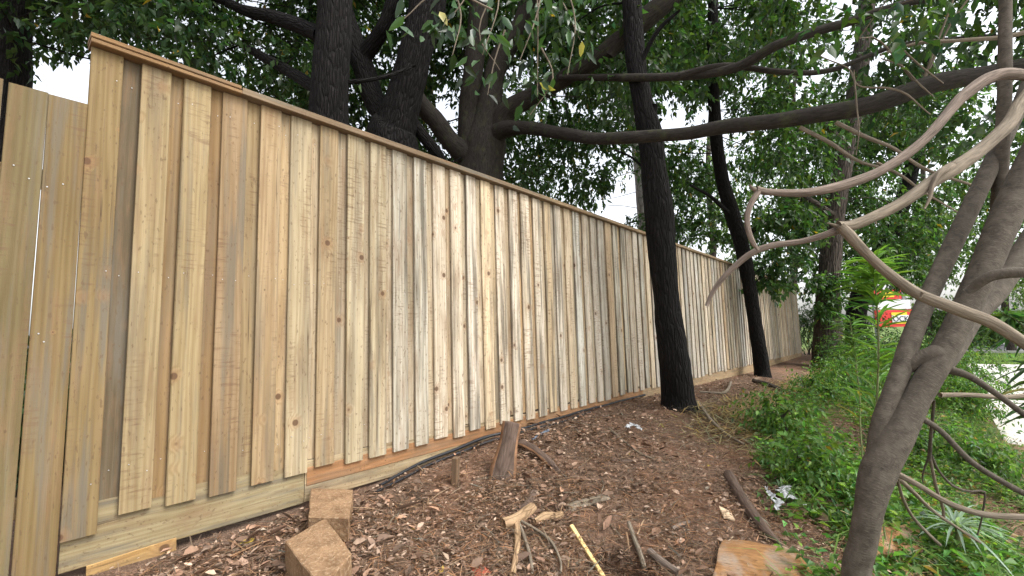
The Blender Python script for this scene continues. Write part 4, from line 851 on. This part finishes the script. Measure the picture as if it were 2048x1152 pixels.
rough_block('split_log', 'second split log partly hidden behind the leaning tree', [gp(1745, 1085)+np.array([0, 0, .07+.05]), gp(1835, 1078)+np.array([0, 0, .07+.06]), gp(1850, 1130)+np.array([0, 0, .07+.05]), gp(1745, 1140)+np.array([0, 0, .07+.05])], .10, M['split'], 'log', 6, 2.2, .05)
rough_block('brick_fragment', 'red brick fragment half buried at the bottom edge', [gp(940, 1138)+np.array([0, 0, .02]), gp(962, 1130)+np.array([0, 0, .02]), gp(985, 1150)+np.array([0, 0, .02]), gp(950, 1165)+np.array([0, 0, .02])], .05, M['brickred'], 'brick', 2)
# pale tile shard
q = [gp(a, b)+np.array([0, 0, .02]) for a, b in ((1438, 1018), (1462, 1030), (1470, 1046), (1448, 1042))]; c0 = np.mean(q, 0)
me = bpy.data.meshes.new('tile_shard'); me.from_pydata([tuple(p-c0) for p in q]+[tuple(p-c0-np.array([0, 0, .008])) for p in q], [], [(3, 2, 1, 0), (4, 5, 6, 7)]+[(k, (k+1) % 4, 4+(k+1) % 4, 4+k) for k in range(4)]); me.materials.append(M['tile']); tag(mobj('tile_shard', me, None, c0), 'pale flat shard lying on the litter left of the thick stick', 'shard')
# torn white plastic in the creeper
def rag(label, pxs, ws, seed):
    p = np.array([gp(a, b)+np.array([0, 0, .07]) for a, b in pxs]); c, _ = catmull(p, np.ones(len(p)), .012); wv = np.interp(np.linspace(0, 1, len(c)), np.linspace(0, 1, len(ws)), ws); m = 9
    T = unit(np.gradient(c, axis=0)); S = unit(np.cross(T, [0, 0, 1.])); V = []
    for i_ in range(len(c)):
        for j in range(m):
            u = j/(m-1)*2-1; ph = c[i_]*60+seed; V.append(c[i_]+S[i_]*u*wv[i_]/2*(1+.5*math.sin(i_*1.7+seed))+np.array([0, 0, 1])*(.03*(fbm((np.array([i_*.35, u*2.2, seed]))[None], 3)[0]-.45)*2))
    i0 = (np.arange(len(c)-1)[:, None]*m+np.arange(m-1)[None]).ravel(); V = np.array(V); c0 = V.mean(0)
    o = mobj('plastic_scrap', np_mesh('plastic_scrap', V-c0, np.stack([i0, i0+1, i0+m+1, i0+m], -1), M['plastic'], True), None, c0); md = o.modifiers.new('thickness', 'SOLIDIFY'); md.thickness = .0012; return tag(o, label, 'plastic scrap')
rag('left strip of torn white plastic caught in the creeper', [(1533, 995), (1545, 1015), (1558, 1030), (1552, 1042)], [.015, .03, .05, .03], 1.3)
rag('right strip of torn white plastic caught in the creeper', [(1575, 990), (1568, 1008), (1590, 1020), (1615, 1034)], [.03, .07, .05, .02], 4.1)
rag('crumpled pale wrapper on the soil under the black trunk', [(1256, 872), (1268, 866), (1282, 876)], [.03, .05, .03], 7.7)

# ================================================================== red sign far off
sx0 = P(1752, 660, 21.0); gz = float(ground_z(sx0[0], sx0[1])); sg = empty('roadside_sign', (sx0[0], sx0[1], gz), 'red and white roadside sign with yellow bands seen through leaves', 'sign')
rt = np.array([_rt[0], _rt[1], 0]); rt = rt/np.linalg.norm(rt); yawS = math.atan2(rt[1], rt[0]); sg.rotation_euler = (0, 0, yawS)
def sbox(name, x0, x1, z0, z1, y, th, mat, parent=sg):
    V = [(x, yy, z) for z in (z0, z1) for yy in (y, y+th) for x in (x0, x1)]
    me = bpy.data.meshes.new(name); me.from_pydata(V, [], [(0, 1, 5, 4), (1, 3, 7, 5), (3, 2, 6, 7), (2, 0, 4, 6), (4, 5, 7, 6), (0, 2, 3, 1)]); me.materials.append(mat); me.update(); return mobj(name, me, parent)
hz = lambda py: P(1780, py, 21.0)[2]-gz
sbox('pole', .12, .24, 0, hz(570), .12, .12, M['pole']); sbox('pole', 1.5, 1.62, 0, hz(570), .12, .12, M['pole'])
sbox('upper_panel', .0, 1.35, hz(598), hz(578), 0, .1, M['red']); sbox('yellow_panel', .35, 1.0, hz(594), hz(583), -.02, .02, M['yellow'])
sbox('white_panel', .1, 1.72, hz(618), hz(600), 0, .1, M['white'])
lp = sbox('lower_panel', .08, 1.75, hz(654), hz(620), 0, .1, M['red']); sbox('yellow_panel', .78, 1.50, hz(648), hz(625), -.02, .02, M['yellow']); sbox('white_panel', .78, 1.55, hz(645), hz(631), -.04, .02, M['white'])
def text(body, x, z, size):
    cu = bpy.data.curves.new('lettering', 'FONT'); cu.body = body; cu.size = size; cu.extrude = .006; cu.materials.append(M['ink']); o = bpy.data.objects.new('lettering', cu); o.location = (x, -.05, z); COL.objects.link(o); bpy.context.view_layer.update(); me = bpy.data.meshes.new_from_object(o); bpy.data.objects.remove(o)
    me.name = 'lettering'; o = mobj('lettering', me, sg); o.location = (x, -.05, z); o.rotation_euler = (math.pi/2, 0, 0)
text('OCKS', .80, hz(643), .34)
